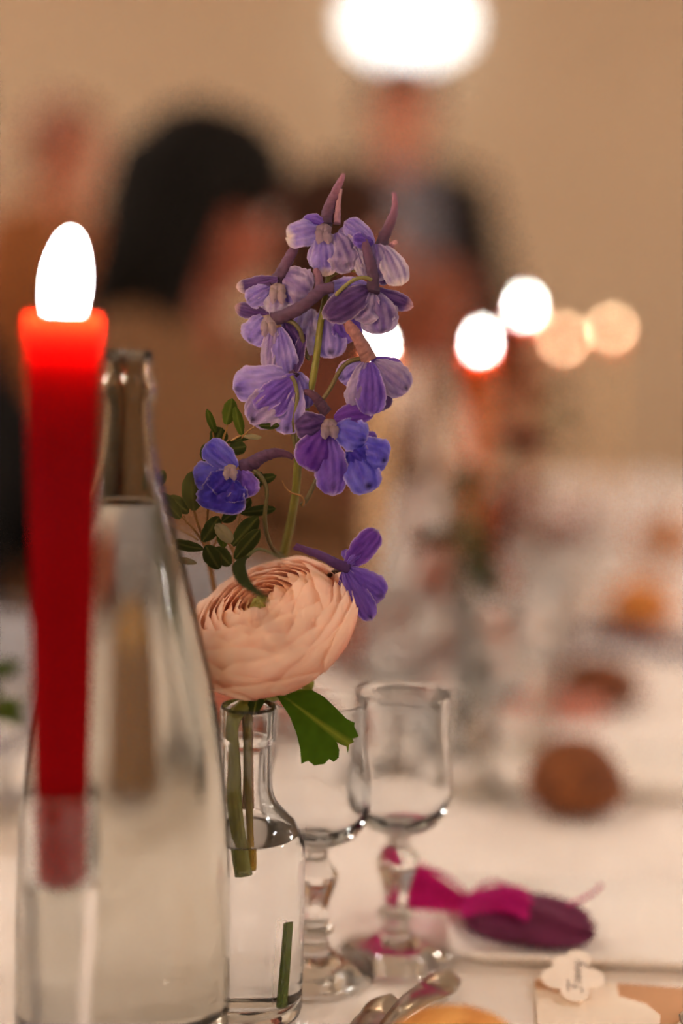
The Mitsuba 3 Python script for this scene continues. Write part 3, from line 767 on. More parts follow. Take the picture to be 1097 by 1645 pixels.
# calyx, stem and leaf
cal = RC - RA * 0.0265
stem_c = [cal + RA * 0.002, cal - RA * 0.006 - np.array([0, 0, .002]), Q(377, 1150, -.1), Q(374, 1215, 0), Q(378, 1300, 0.1), Q(386, 1360, .2), Q(392, 1400, .2)]
m = tube(stem_c, np.array([5.0, 4.0, 3.5, 3.4, 3.3, 3.2, 3.2]) / 1000, 14, 60)
obj('stem', m, 'stem_skin', RAN, smooth=True, color=np.repeat(lin(112, 120, 46)[None], len(m.vertices), 0) * (0.85 + 0.3 * noise(m.vertices * [700, 700, 100], 2)[:, None]))
for i in range(4):
    a = i * 1.6 + 0.5
    dirv = RX * math.cos(a) + RY * math.sin(a)
    m, T_, S_ = petal_mesh(cal + dirv * .003, cal + dirv * .009 - RA * .012, .008, bulge=.2, cup=.3, seed=i, facing=dirv)
    obj('sepal', m, 'leaf_skin', RAN, smooth=True, color=np.repeat(lin(128, 132, 62)[None], len(T_), 0))


def lobed_leaf(parent, outline, base, dz_edge, col, name='leaf', skin='leaf_skin'):
    """A broad leaf with a toothed outline (pixels of the view it was drawn from, given its own slope and hollow)."""
    poly = sg.Polygon(outline)
    v2, f = trimesh.creation.triangulate_polygon(poly, engine='earcut')
    tm = trimesh.Trimesh(np.c_[v2, np.zeros(len(v2))], f)
    tm = tm.subdivide_to_size(6.0)
    v2 = np.asarray(tm.vertices)[:, :2]
    d = np.linalg.norm(v2 - base, axis=1)
    ang = np.arctan2(v2[:, 1] - base[1], v2[:, 0] - base[0])
    vein = np.abs(np.sin((ang - ang.mean()) * 4.2))
    z = dz_edge * d / 100 - 0.10 * vein * d / 100 + 0.06 * np.sin(d / 14)
    pts = np.array([Q(x, y, q) for (x, y), q in zip(v2, z)])
    k = np.clip(1 - vein * 3.2, 0, 1)[:, None] * 0.45
    c = lin(*col) * (0.85 + 0.3 * fbm(np.c_[v2 / 12, d * 0], 2, 3)[:, None])
    c = c * (1 - k) + lin(150, 152, 60) * k
    return obj(name, trimesh.Trimesh(pts, tm.faces, process=False), skin, parent, smooth=True, color=c)


lobed_leaf(RAN, [(440, 1112), (470, 1106), (500, 1108), (520, 1119), (540, 1138), (557, 1155), (570, 1161), (569, 1166), (576, 1183), (566, 1187), (569, 1192), (561, 1196), (559, 1211), (556, 1199), (547, 1196), (541, 1192), (545, 1205), (544, 1217), (536, 1224), (529, 1219), (521, 1227), (505, 1230), (495, 1222), (484, 1227), (482, 1202), (476, 1178), (466, 1152), (452, 1130)], np.array([446, 1112]), .7, (62, 92, 22))
lobed_leaf(RAN, [(432, 1112), (424, 1130), (412, 1150), (402, 1152), (396, 1138), (402, 1118), (410, 1108)], np.array([415, 1108]), -.5, (52, 66, 30), 'bract')

m = tube([Q(452, 1478, 0), Q(449, 1540, 0), Q(444, 1612, -.1)], np.array([2.2, 2.4, 2.5]) / 1000, 12, 16)  # added piece in place of the refracted image of a stem
obj('added_stem_piece', m, 'stem_skin', smooth=True, color=np.repeat(lin(92, 118, 36)[None], len(m.vertices), 0), label='short added piece of green stem in the bud vase, in place of a refracted stem image', cat='stem')

# leafy sprigs ------------------------------------------------------------
def sprig(label, stems, leaves, d0=0.0, z=Q):
    key = thing('leafy_sprig', label, 'sprig', 'small leafy sprigs in the bud vase')
    ps = []
    for pts, w0, w1 in stems:
        p = [z(x, y, d + d0) for x, y, d in pts]
        ps.append(tube(p, np.linspace(w0, w1, len(p)) * PX / 2, 8, 20))
    m = join(*ps)
    obj('stem', m, 'stem_skin', key, smooth=True, color=np.repeat(lin(126, 92, 44)[None], len(m.vertices), 0))
    for i, (bx, by, bd, tx, ty, td, w, col) in enumerate(leaves):
        pk[0] += 1
        m, T_, S_ = petal_mesh(z(bx, by, bd + d0), z(tx, ty, td + d0), w * PX * 1.1, bulge=.10 * (-1) ** i, cup=.22, wave=.01, p=.75, q=.62, seed=pk[0], base=.08, nt=14, ns=9)
        c0_ = np.array(LEAF[col], float)
        k = np.exp(-(S_ / .1) ** 2)[:, None] * .4 + np.clip((np.abs(S_) - .88) / .12, 0, 1)[:, None] * .25
        c = lin(*c0_) * (.85 + .3 * noise(np.stack([T_ * 5, S_ * 3, T_ * 0 + pk[0]], -1))[:, None])
        c = c * (1 - k * .6) + lin(120, 118, 66) * k * .6
        obj('leaf', m, 'leaf_skin', key, smooth=True, color=c)
    return key


LEAF = {'d': (44, 52, 27), 'g': (62, 76, 28), 'm': (70, 74, 42), 'p': (124, 118, 96)}
sprig('tall leafy sprig with its tips over the blue floret', [([(399, 1300, -.6), (398, 1180, -.6), (392, 1120, -1), (368, 1030, -3.6), (346, 950, -4.0), (337, 890, -2.4), (332, 850, -1.2), (338, 790, -.7), (350, 730, -.6), (362, 697, -.5), (367, 678, -.4)], 9, 3), ([(350, 728, -.6), (372, 708, -.4), (395, 698, -.3), (414, 700, -.2)], 4, 2.5), ([(345, 725, -.6), (343, 700, -.5), (340, 680, -.4)], 4, 2), ([(388, 704, -.3), (402, 690, -.1), (416, 683, 0)], 3, 2)],
      [(346, 696, -.4, 332, 657, -.3, 12, 'g'), (363, 682, -.3, 373, 640, -.2, 22, 'g'), (389, 700, -.3, 377, 652, -.2, 15, 'g'), (342, 716, -.5, 357, 687, -.3, 28, 'd'), (391, 701, -.2, 421, 703, -.1, 8, 'p'), (364, 711, -.3, 412, 698, -.2, 8, 'd'), (366, 722, -.5, 396, 717, -.3, 22, 'd'), (416, 684, .75, 449, 683, .85, 11, 'd'), (334, 745, -.8, 330, 712, -.7, 20, 'd')])
sprig('leafy sprig with paired oval leaves beside the carafe', [([(392, 1300, -.9), (394, 1180, -.8), (388, 1120, -1.2), (364, 1030, -3.6), (344, 950, -4.0), (333, 895, -2.4), (325, 860, -.9), (314, 830, 0), (310, 812, .1)], 10, 4), ([(329, 880, -1.6), (312, 852, -.4), (290, 828, .1)], 5, 3), ([(300, 842, 0), (296, 828, 0)], 3, 2), ([(333, 892, -2.3), (350, 862, -.9), (357, 832, -.1)], 4, 2.5), ([(318, 868, -.8), (290, 852, -1.2), (264, 842, -1.5)], 3, 2)],
      [(311, 820, .2, 309, 757, .3, 34, 'm'), (290, 833, .2, 253, 791, .3, 23, 'm'), (303, 824, -.1, 272, 796, -.2, 20, 'm'), (246, 786, -.8, 264, 755, -.8, 18, 'm'), (326, 882, .1, 271, 871, .3, 17, 'd'), (325, 870, .2, 352, 830, .3, 24, 'd'), (357, 838, .1, 380, 820, .2, 19, 'd'), (316, 905, -.5, 282, 898, -.4, 10, 'p')])
sprig('short leafy sprig close above the ranunculus petals', [([(404, 1300, -.8), (403, 1180, -.8), (402, 1120, -1.2), (394, 1030, -3.8), (384, 960, -4.2), (375, 905, -2.9), (375, 880, -1.6), (374, 862, -.6)], 9, 4), ([(375, 892, -2.3), (366, 872, -1.2), (358, 860, -.2)], 4, 3), ([(380, 866, -.3), (384, 836, -.4), (388, 812, -.5)], 4, 2)],
      [(352, 914, .1, 330, 876, .2, 26, 'd'), (370, 908, .1, 344, 880, .1, 24, 'd'), (374, 872, 0, 346, 842, .2, 20, 'p'), (373, 876, .1, 415, 830, .3, 27, 'd'), (377, 898, 0, 418, 850, .2, 24, 'd'), (385, 824, -.4, 443, 817, -.3, 16, 'd'), (398, 778, -.5, 444, 764, -.5, 16, 'd'), (398, 796, -.6, 420, 758, -.6, 20, 'd'), (386, 818, -.4, 402, 800, -.4, 18, 'd'), (360, 880, -.3, 352, 850, -.3, 16, 'g')])
# the dark leaf hooked over the bloom belongs to the delphinium
m = tube([Q(398, 893, .6), Q(386, 903, 1.1), Q(385, 918, 2.0), Q(395, 938, 3.4), Q(413, 952, 4.4), Q(426, 962, 4.9), Q(432, 971, 5.0)], np.array([4, 9, 11, 11, 8, 4, 1]) * PX, 10, 30, flat=.22)
obj('bract', m, 'leaf_skin', DEL, smooth=True, color=np.repeat(lin(46, 52, 30)[None], len(m.vertices), 0))
pedicel(DEL, [(456, 900, -3.3), (440, 891, -1.8), (424, 884, -.6), (406, 886, .4), (397, 895, .6)], 5, 6, (70, 76, 40), 'leaf_stalk')

# ------------------------------------------------------------------ things on the table
def roll(at, a, b, h, label, seed, rot=0.0, col=((84, 38, 8), (138, 76, 26))):
    m = ball((0, 0, 0), 1.0, 4)
    v = m.vertices.copy()
    v[:, 2] = np.where(v[:, 2] < 0, v[:, 2] * 0.55, v[:, 2])
    n_ = fbm(v * 2.2 + seed, 3, seed)[:, None]
    v = v * (0.93 + 0.14 * n_)
    groove = np.exp(-((v[:, 1] - 0.12 * np.sin(v[:, 0] * 3)) / 0.10) ** 2) * (v[:, 2] > 0.2) * 0.10
    v[:, 2] -= groove
    v[:, 2] = np.maximum(v[:, 2], -0.5) + 0.5
    k = np.clip(fbm(v * 3.5 + 3 * seed, 3, seed + 2) * 1.6 - 0.4 + groove * 4, 0, 1)[:, None]
    c = lin(*col[0]) * (1 - k) + lin(*col[1]) * k
    v = v * [a, b, h / 1.5]
    t = yaw(trimesh.Trimesh(v, m.faces, process=False), rot, (at[0], at[1], at[2]))
    return obj('bread_roll', t, 'crust', smooth=True, color=c, label=label, cat='bread', group='bread rolls along the table')


def on(px, py, z=TZ): 
    p = PG(px, py, z); return np.array([p[0], p[1], z])


p = on(930, 1318); roll(p + [0, 0.02, .0005], .034, .034, .050, 'round brown bread roll on the cloth beyond the pink pouch, largest in view', 1)
p = on(968, 1142); roll(p + [0, 0.02, .0005], .038, .032, .044, 'low brown bread roll beyond the largest roll, beside a pale pink pouch', 2, .2)
p = on(1035, 1025); roll(p + [0, 0.025, .0065], .044, .036, .058, 'orange brown bread roll lying on a navy napkin', 3, .4, ((176, 100, 30), (226, 150, 70)))
p = on(1075, 900); roll(p + [0, 0.03, .0005], .055, .05, .075, 'farthest bread roll, small and tan, at the edge of view', 4, .1, ((170, 104, 52), (214, 150, 96)))
roll(np.array([.051, .540, TZ + .0005]), .036, .034, .048, 'bread roll of which only the golden top shows by the cutlery', 5, .3, ((186, 116, 46), (226, 168, 92)))

p = on(1022, 1045); 
m = rbox((.15, .07, .005), (0, 0, 0), .002); obj('napkin', yaw(m, TANG - 1.57 - .2, p + [.01, .03, .0030]), 'navy_cloth', label='folded navy napkin under the orange brown bread roll', cat='napkin')


def plate(x0, y0, w, d, rot, label):
    """Oblong plate: flat well, raised rim with a rounded lip."""
    def ring(inset, r): 
        return np.array(sg.box(-w / 2 + inset + r, -d / 2 + inset + r, w / 2 - inset - r, d / 2 - inset - r).buffer(r, quad_segs=8).exterior.coords)[:-1]
    lv = [(0.016, .004, .0004), (0.012, .006, .0004), (0.010, .008, .0012), (0.002, .012, .0078), (0.0, .012, .0088), (0.0008, .012, .0098), (0.0022, .012, .0096), (0.011, .009, .0042), (0.015, .006, .0034), (0.03, .004, .0032)]
    rings = [np.c_[ring(i, r), np.full(len(ring(i, r)), z)] for i, r, z in lv]
    n = len(rings[0])
    v = np.vstack(rings + [[[0, 0, .0004]], [[0, 0, .0032]]])
    f = []
    for a in range(len(rings) - 1):
        j = np.arange(n)
        q = np.stack([a * n + j, a * n + (j + 1) % n, (a + 1) * n + (j + 1) % n, (a + 1) * n + j], 1)
        f += [q[:, [0, 1, 2]], q[:, [0, 2, 3]]]
    j = np.arange(n); e = (len(rings) - 1) * n
    f += [np.stack([(j + 1) % n, j, j * 0 + len(rings) * n], 1), np.stack([e + j, e + (j + 1) % n, j * 0 + len(rings) * n + 1], 1)]
    t = trimesh.Trimesh(v, np.vstack(f), process=False)
    if t.volume < 0: t.invert()
    return obj('plate', yaw(t, rot, (x0, y0, TZ + .0003)), 'porcelain', smooth=35, label=label, cat='plate', group='oblong white plates')


plate(.185, .738, .245, .112, -.035, 'oblong white plate with the pink pouch lying on its end')
plate(.330, 1.02, .25, .12, -.06, 'oblong white plate behind the largest bread roll')


def pouch(c, rot, s, label, col=(206, 36, 132), dark=(86, 10, 56)):
    """Organza favour pouch: a gathered fan, a tied waist, a full belly and two ribbon ends."""
    key = thing('favour_pouch', label, 'pouch', 'organza favour pouches')
    R = lambda pts: np.asarray(pts) @ np.array([[math.cos(rot), math.sin(rot), 0], [-math.sin(rot), math.cos(rot), 0], [0, 0, 1]]) * s + c   # noqa: E731
    # belly
    m = ball((0, 0, 0), 1.0, 3); v = m.vertices.copy()
    v *= [.034, .020, .013]
    v *= (1 + .10 * np.sin(np.arctan2(v[:, 1], v[:, 2]) * 7 + v[:, 0] * 90))[:, None]
    v[:, 2] = np.maximum(v[:, 2], -.009) + .0092
    v[:, 0] += .030
    cc = np.repeat(lin(*dark)[None], len(v), 0) * (.7 + .6 * fbm(v * 120, 2, 1)[:, None])
    obj('belly', trimesh.Trimesh(R(v), m.faces, process=False), 'hairy_skin', key, smooth=True, color=cc)
    # fan: pleated sheet opening away from the waist
    nt, ns = 14, 41
    Tm, S = np.meshgrid(np.linspace(0, 1, nt), np.linspace(-1, 1, ns), indexing='ij')
    sp_ = .006 + .028 * Tm
    x = .002 - .046 * Tm * (1 - .18 * S ** 2); y = sp_ * S * .8
    z = .011 + .016 * Tm + .0055 * np.sin(S * 17) * (.25 + .75 * Tm) - .012 * S ** 2 * Tm
    idx = np.arange(nt * ns).reshape(nt, ns)
    f = np.stack([idx[:-1, :-1], idx[1:, :-1], idx[1:, 1:], idx[:-1, 1:]], -1).reshape(-1, 4)
    cc = np.repeat(lin(*col)[None], nt * ns, 0) * (.8 + .4 * noise(np.stack([Tm * 2, S * 8, S * 0], -1)).reshape(-1, 1))
    obj('gathered_top', (R(np.stack([x, y, np.maximum(z, .002)], -1).reshape(-1, 3)), f), 'organza', key, smooth=True, color=cc)
    # a loose lap of cloth over the belly
    Tm, S = np.meshgrid(np.linspace(0, 1, 12), np.linspace(-1, 1, 15), indexing='ij')
    x = -.004 + .038 * Tm; y = (.010 + .008 * Tm) * S - .004; z = .017 + .0085 * np.sin(Tm * 2.6) - .006 * S ** 2 + .002 * np.sin(S * 9 + Tm * 4)
    idx = np.arange(180).reshape(12, 15)
    f = np.stack([idx[:-1, :-1], idx[1:, :-1], idx[1:, 1:], idx[:-1, 1:]], -1).reshape(-1, 4)
    obj('cloth_fold', (R(np.stack([x, y, z], -1).reshape(-1, 3)), f), 'organza', key, smooth=True, color=np.repeat(lin(*col)[None], 180, 0))
    rib = lin(col[0] * .8, col[1] * .7, col[2] * .8)
    for pts in ([(-.002, 0, .016), (.012, .004, .026), (.032, -.002, .021), (.050, .006, .019), (.066, .012, .030)], [(-.002, 0, .016), (-.014, -.008, .030), (-.030, -.012, .034)]):
        m = tube(R(pts), .0016 * s, 8, 24, flat=.5)
        obj('ribbon', m, 'stem_skin', key, smooth=True, color=np.repeat(rib[None], len(m.vertices), 0))
    ang = np.linspace(0, 2 * np.pi, 14)
    m = tube(R(np.stack([0 * ang, .0065 * np.cos(ang), .010 + .0065 * np.sin(ang)], 1)), .0016 * s, 6)
    obj('tie', m, 'stem_skin', key, smooth=True, color=np.repeat(rib[None], len(m.vertices), 0))
    return key


pouch(np.array([.076, .734, TZ + .0036]), -.35, 1.0, 'magenta organza favour pouch with a dark filled end beside the wine glass')
p = on(862, 1150); pouch(p + [0, 0, .001], -.2, .9, 'pale pink organza favour pouch beside the low brown bread roll', (232, 178, 164), (206, 140, 122))
p = on(765, 1035); pouch(p + [0, 0, .001], -.4, .9, 'salmon organza favour pouch among the blurred glasses', (232, 160, 128), (206, 128, 96))


def handle(name, e, dirv, L, label, bowl):
    """Spoon or fork lying on the cloth: e is the handle's end, dirv points along it to the working end."""
    key = thing(name, label, 'cutlery', 'cutlery by the plate')
    d = nrm(np.array([dirv[0], dirv[1], 0])); w = np.array([-d[1], d[0], 0])
    t = np.linspace(0, 1, 40)
    hw = np.interp(t, [0, .015, .06, .16, .35, .55, .66, .70], [.001, .0070, .0098, .0092, .0055, .0034, .0034, .0036])
    zc = .0022 + .010 * np.sin(np.clip(t / .72, 0, 1) * np.pi) ** 1.2 + np.where(t < .1, (.1 - t) * .045, 0)
    keep = t <= .7
    c = e + np.outer(t * L, d); c[:, 2] = TZ + zc
    s_ = 12; ang = np.arange(s_) * 2 * np.pi / s_
    def loft(c, hw, th):
        v = c[:, None] + hw[:, None, None] * np.cos(ang)[None, :, None] * w + th * np.sin(ang)[None, :, None] * np.array([0, 0, 1.0])
        m_ = len(c); i, j = np.meshgrid(np.arange(m_ - 1), np.arange(s_), indexing='ij')
        q = np.stack([i * s_ + j, i * s_ + (j + 1) % s_, (i + 1) * s_ + (j + 1) % s_, (i + 1) * s_ + j], -1).reshape(-1, 4)
        v = np.vstack([v.reshape(-1, 3), c[0], c[-1]]); j = np.arange(s_)
        f = np.vstack([q[:, [0, 1, 2]], q[:, [0, 2, 3]], np.stack([(j + 1) % s_, j, j * 0 + m_ * s_], 1), np.stack([(m_ - 1) * s_ + j, (m_ - 1) * s_ + (j + 1) % s_, j * 0 + m_ * s_ + 1], 1)])
        tm = trimesh.Trimesh(v, f, process=False)
        if tm.volume < 0: tm.invert()
        return tm
    obj('handle', loft(c[keep], hw[keep], .0014), 'steel', key, smooth=40)
    if bowl:
        tt = np.linspace(.69, 1, 16)
        cc = e + np.outer(tt * L, d); cc[:, 2] = TZ + .0085 - .006 * np.sin((tt - .69) / .31 * np.pi)
        obj('bowl', loft(cc, .0195 * np.sin(np.clip((tt - .685) / .318, 0.02, .99) * np.pi) ** .6, .0018), 'steel', key, smooth=40)
    else:
        tt = np.linspace(.69, .82, 8); cc = e + np.outer(tt * L, d); cc[:, 2] = TZ + .006
        obj('neck', loft(cc, np.interp(tt, [.69, .78, .82], [.004, .0115, .012]), .0013), 'steel', key, smooth=40)
        for i in range(4):
            o = w * (-.0102 + .0068 * i)
            obj('tine', tube([e * [1, 1, 0] + o + d * (.81 * L) + [0, 0, TZ + .006], e * [1, 1, 0] + o + d * (.92 * L) + [0, 0, TZ + .004], e * [1, 1, 0] + o + d * L + [0, 0, TZ + .008]], [.0015, .0013, .0007], 6, 10), 'steel', key, smooth=40)
    return key


e1, e2 = on(722, 1582), on(628, 1622)
handle('spoon', e1 + [0, 0, 0], (-.42, -.90), .195, 'silver spoon with its wide handle end catching golden light below the wine glass', True)
handle('fork', e2 + [0, 0, 0], (-.30, -.95), .19, 'silver fork lying beside the spoon, only its handle end showing', False)
e3 = on(1090, 1634); handle('knife', e3 + [.004, -.004, 0], (.15, -.98), .2, 'silver knife whose dark handle end shows below the place card', True)

# place card with a flower-shaped name tag
pc = on(985, 1612)
k = thing('place_card', 'cream place card with brown leaf print under the name tag', 'card')
ca, cb = np.array([.985, -.10, 0]), np.array([.10, .985, 0])
def flat(shape, th, z, key_, m, name, par):
    t = trimesh.creation.extrude_polygon(shape, th, engine='earcut')
    v = np.asarray(t.vertices)
    pts = np.array([pc[0], pc[1], TZ + z]) + v[:, :1] * ca + v[:, 1:2] * cb + v[:, 2:3] * [0, 0, 1.0]
    return obj(name, trimesh.Trimesh(pts, t.faces, process=False), m, par)


card = sg.box(-.0375, -.05, .075, .0195)
flat(card, .0008, .0006, 0, 'paper', 'card_sheet', k)
leafp = so.unary_union([sg.Polygon([(-.037, .0175), (-.037, .008), (-.024, .006), (-.012, .0105), (-.005, .0190)]).buffer(.0006), sg.Polygon([(0.004, .019), (.074, .0190), (.074, .009), (.050, .004), (.034, -.008), (.026, -.022), (.020, -.026), (.022, -.012), (.016, .000), (.004, .006)]).buffer(.0008)])
for g_ in getattr(leafp, 'geoms', [leafp]): flat(g_, .00012, .0014, 0, 'print_brown', 'leaf_print', k)
tagk = thing('name_tag', 'small white cloud-shaped name tag with a handwritten first name', 'name tag')
tc = on(917, 1603)
# lobes and lettering are laid out in the tag's own plane (metres), tilted up on its far side
U = nrm(np.array([.98, -.12, 0.0])); V = nrm(np.array([.10, .86, .30])); W = np.cross(U, V)
TO = np.array([tc[0] + .001, tc[1] + .004, TZ + .0095])
def on_tag(shape, th, lift, m, name):
    t = trimesh.creation.extrude_polygon(shape, th, engine='earcut')
    v = np.asarray(t.vertices)
    pts = TO + v[:, :1] * U + v[:, 1:2] * V + (v[:, 2:3] + lift) * W
    return obj(name, trimesh.Trimesh(pts, t.faces, process=False), m, tagk)


lobes = so.unary_union([sg.Point(*c_).buffer(r) for c_, r in (((.0008, -.0105), .0068), ((-.0082, -.0028), .0070), ((-.0095, -.0032), .0056), ((.0088, -.0010), .0066), ((-.0035, .0068), .0064), ((.0030, .0115), .0062), ((0, 0), .0085))])
on_tag(lobes.buffer(.0008).buffer(-.0008), .0006, 0, 'card_white', 'tag_sheet')
# script writing that climbs the tag: F, a, n, n, y
script = [[(.0, .9), (.35, 1.05), (.8, .95), (1.15, 1.1)], [(.55, 1.0), (.45, .5), (.3, .05), (.05, -.1), (-.12, .05)], [(.2, .52), (.5, .58), (.75, .5)],
          [(1.35, .42), (1.1, .45), (.98, .2), (1.1, .02), (1.3, .15), (1.38, .42), (1.36, .15), (1.5, .02), (1.66, .2), (1.72, .42), (1.74, .02), (1.8, .28), (1.98, .43), (2.08, .3), (2.1, .02), (2.2, .03), (2.32, .2), (2.36, .42), (2.38, .02), (2.46, .28), (2.64, .43), (2.74, .3), (2.76, .05), (2.9, .05), (3.0, .42), (3.02, .12), (3.16, .03), (3.32, .42), (3.28, -.1), (3.12, -.5), (2.9, -.42), (3.1, -.12), (3.6, .15)]]
sc_ = .0058
lines = []
for ln in script:
    q = spline(np.c_[np.array(ln), np.zeros(len(ln))], 6 * len(ln))[:, :2]
    x, y = q[:, 0] * sc_, q[:, 1] * sc_
    lines.append(sg.LineString(np.c_[.0005 - y * 1.1 + .0035, -.0105 + x]).buffer(.00028, quad_segs=2))
wr = so.unary_union(lines)
for g_ in getattr(wr, 'geoms', [wr]): on_tag(g_, .00008, .0006, 'ink', 'lettering')
obj('tag_peg', yaw(rbox((.010, .006, .0072), (0, 0, 0), .001), 0, (tc[0] + .0015, tc[1] + .0095, TZ + .0052)), 'wood', tagk)

# more glasses, a second carafe and vases farther along
for px, d, lab in ((792, .985, 'first empty wine glass beyond the pink pouch, before the low brown roll'), (884, 1.11, 'empty wine glass standing beside the pale pink pouch'), (640, 1.02, 'empty wine glass behind the lowest delphinium floret'), (905, 1.42, 'blurred wine glass beyond the pale pink pouch'),
                   (960, 1.66, 'blurred wine glass behind the navy napkin'), (835, 1.62, 'blurred wine glass under the highest flame'), (1045, 2.1, 'wine glass near the far end of the row beside the farthest roll'), (8, .93, 'wine glass at the guests side, next to the far bud vase')):
    p = PG(px, 1100, TZ); dirp = P(px, 900, d)
    wine_glass(dirp[0], dirp[1], lab, 1.0, 40, px)
c2 = base_xy(692, 700, 1.20)
vessel('water_carafe', 'blurred glass carafe of water behind the delphinium, by the second bud vase', 'carafe', c2[0], c2[1], CARAFE, CAR_IN, .20, 'water carafes', 48)


tx, ty = base_xy(178, 1150, .93)
TUM = smooth_prof([(0, 0), (.022, 0), (.0265, .0008), (.0275, .003), (.029, .03), (.031, .07), (.0325, .098)], 40)
tin = inner_of(TUM, .0018, .007)
k = thing('tumbler', 'tumbler of amber drink on the far side of the water carafe', 'glass')
rl = float(np.interp(.070, tin[:, 1], tin[:, 0]))
obj('glass_body', lathe(np.vstack([TUM, np.vstack([[[rl, .070]], tin[tin[:, 1] > .0702]])[::-1]]), 48, (tx, ty, TZ + .0004)), 'glass', k, smooth=40)
scene['amber_drink'] = {'type': 'twosided', 'b': {'type': 'principled', 'base_color': srgb(206, 146, 58), 'roughness': .08, 'specular': .4}}
obj('drink', lathe(np.vstack([tin[tin[:, 1] < .0698] * [.999, 1], [[rl * .999, .070], [0, .070]]]), 48, (tx, ty, TZ + .0004)), 'amber_drink', k, smooth=40)


def posy(px, d, label, fl, rot=0.0, leaves=True):
    x, y = base_xy(px, 900, d)
    vessel('bud_vase', label, 'vase', x, y, VASE, VASE_IN, .07, 'bud vases', 48)
    return np.array([x, y, TZ])


def posy_flower(base, top, kind, label, R=.022, col=(120, 30, 36)):
    key = thing('garden_flower', label, 'flower', 'flowers in the far bud vases')
    mid = base + [0, 0, .16]
    m = tube([base + [0, 0, .012], base + [0, 0, .10], mid, top], .002, 8, 24)
    obj('stem', m, 'stem_skin', key, smooth=True, color=np.repeat(lin(88, 96, 40)[None], len(m.vertices), 0))
    r_ = np.random.default_rng(int(abs(top[0]) * 1e4) % 1000)
    for ring, (cnt, el, rr) in enumerate(((5, 1.15, .5), (7, .75, .8), (9, .3, 1.0))):
        for j in range(cnt):
            a = 2 * np.pi * (j + .5 * ring) / cnt + r_.uniform(-.15, .15)
            dv = np.array([math.cos(a) * math.cos(el), math.sin(a) * math.cos(el), math.sin(el)])
            m, T_, S_ = petal_mesh(np.asarray(top), top + dv * R * rr, R * .8, bulge=.2, cup=.25, q=.3, seed=j, facing=[0, 0, 1.0], nt=8, ns=7)
            obj('petal', m, 'petal_soft', key, smooth=True, color=np.repeat(lin(*col)[None], len(T_), 0))
    return key


def posy_leaves(base, spots, label, col='d', s=1.0, rad=.0012):
    key = thing('leafy_sprig', label, 'sprig', 'leafy sprigs in the far bud vases')
    base = np.asarray(base, float) + [.006, .003, 0]
    top = np.mean([sp_[0] for sp_ in spots], axis=0)
    m = tube([base + [0, 0, .012], base + [0, 0, .13], base + [0, 0, .155], (base + [0, 0, .18]) * .5 + top * .5, top], rad, 7, 24)
    parts = [m]
    for t, L, a, el in spots:
        parts.append(tube([top, np.asarray(t)], rad * .7, 6))
    m = join(*parts)
    obj('stem', m, 'stem_skin', key, smooth=True, color=np.repeat(lin(100, 92, 44)[None], len(m.vertices), 0))
    for i, (t, L, a, el) in enumerate(spots):
        dv = np.array([math.cos(a) * math.cos(el), math.sin(a) * math.cos(el), math.sin(el)])
        m, T_, S_ = petal_mesh(np.asarray(t), t + dv * L, L * .5, bulge=.12, cup=.2, q=.55, seed=i, facing=[0.1, -.6, .8], nt=8, ns=7)
        obj('leaf', m, 'leaf_skin', key, smooth=True, color=np.repeat(lin(*LEAF[col])[None], len(T_), 0))
    return key


b2 = posy(752, 1.09, 'blurred bud vase between the two carafes and the highest flame', 0)
posy_flower(b2, P(842, 722, 1.15), 0, 'dark plum flower in the second bud vase along the table', .027, (112, 44, 46))
posy_leaves(b2, [(P(738, 850, 1.08), .03, 2.6, -.3), (P(722, 862, 1.09), .03, 3.2, -.2), (P(752, 882, 1.07), .035, -.5, -.8), (P(764, 905, 1.08), .035, -.3, -1.0), (P(745, 868, 1.1), .03, 1.0, .3), (P(748, 800, 1.09), .03, 1.2, 1.2), (P(760, 870, 1.1), .03, .3, -.3)], 'dark green sprig drooping over the rim of the second bud vase')
b3 = posy(850, 1.95, 'bud vase far along the table under the row of flames', 0)
posy_flower(b3, P(862, 625, 1.95), 0, 'brownish red flower below the highest flame', .04, (96, 44, 24))
posy_leaves(b3, [(P(850, 640, 1.95), .05, 2.6, .3), (P(872, 660, 1.95), .05, .2, .4), (P(880, 690, 1.95), .05, .1, -.2), (P(838, 680, 1.95), .05, 3.0, -.2)], 'olive leafy sprig below the highest flame', 'g')
b4 = posy(-105, .87, 'bud vase at the guests side of the table, mostly out of view', 0)
posy_leaves(b4, [(P(2, 1128, .79), .012, .2, -.1), (P(4, 1132, .785), .010, -.2, -.3), (P(0, 1120, .79), .012, 2.4, .5), (P(6, 1138, .79), .014, -.3, -.6), (P(-12, 1135, .8), .014, .6, .2), (P(-40, 1090, .86), .03, .3, .3), (P(-30, 1130, .87), .03, -.2, -.3), (P(-60, 1060, .87), .03, 1.0, .6)], 'olive sprig poking into view beside the red candle', 'g', rad=.0006)


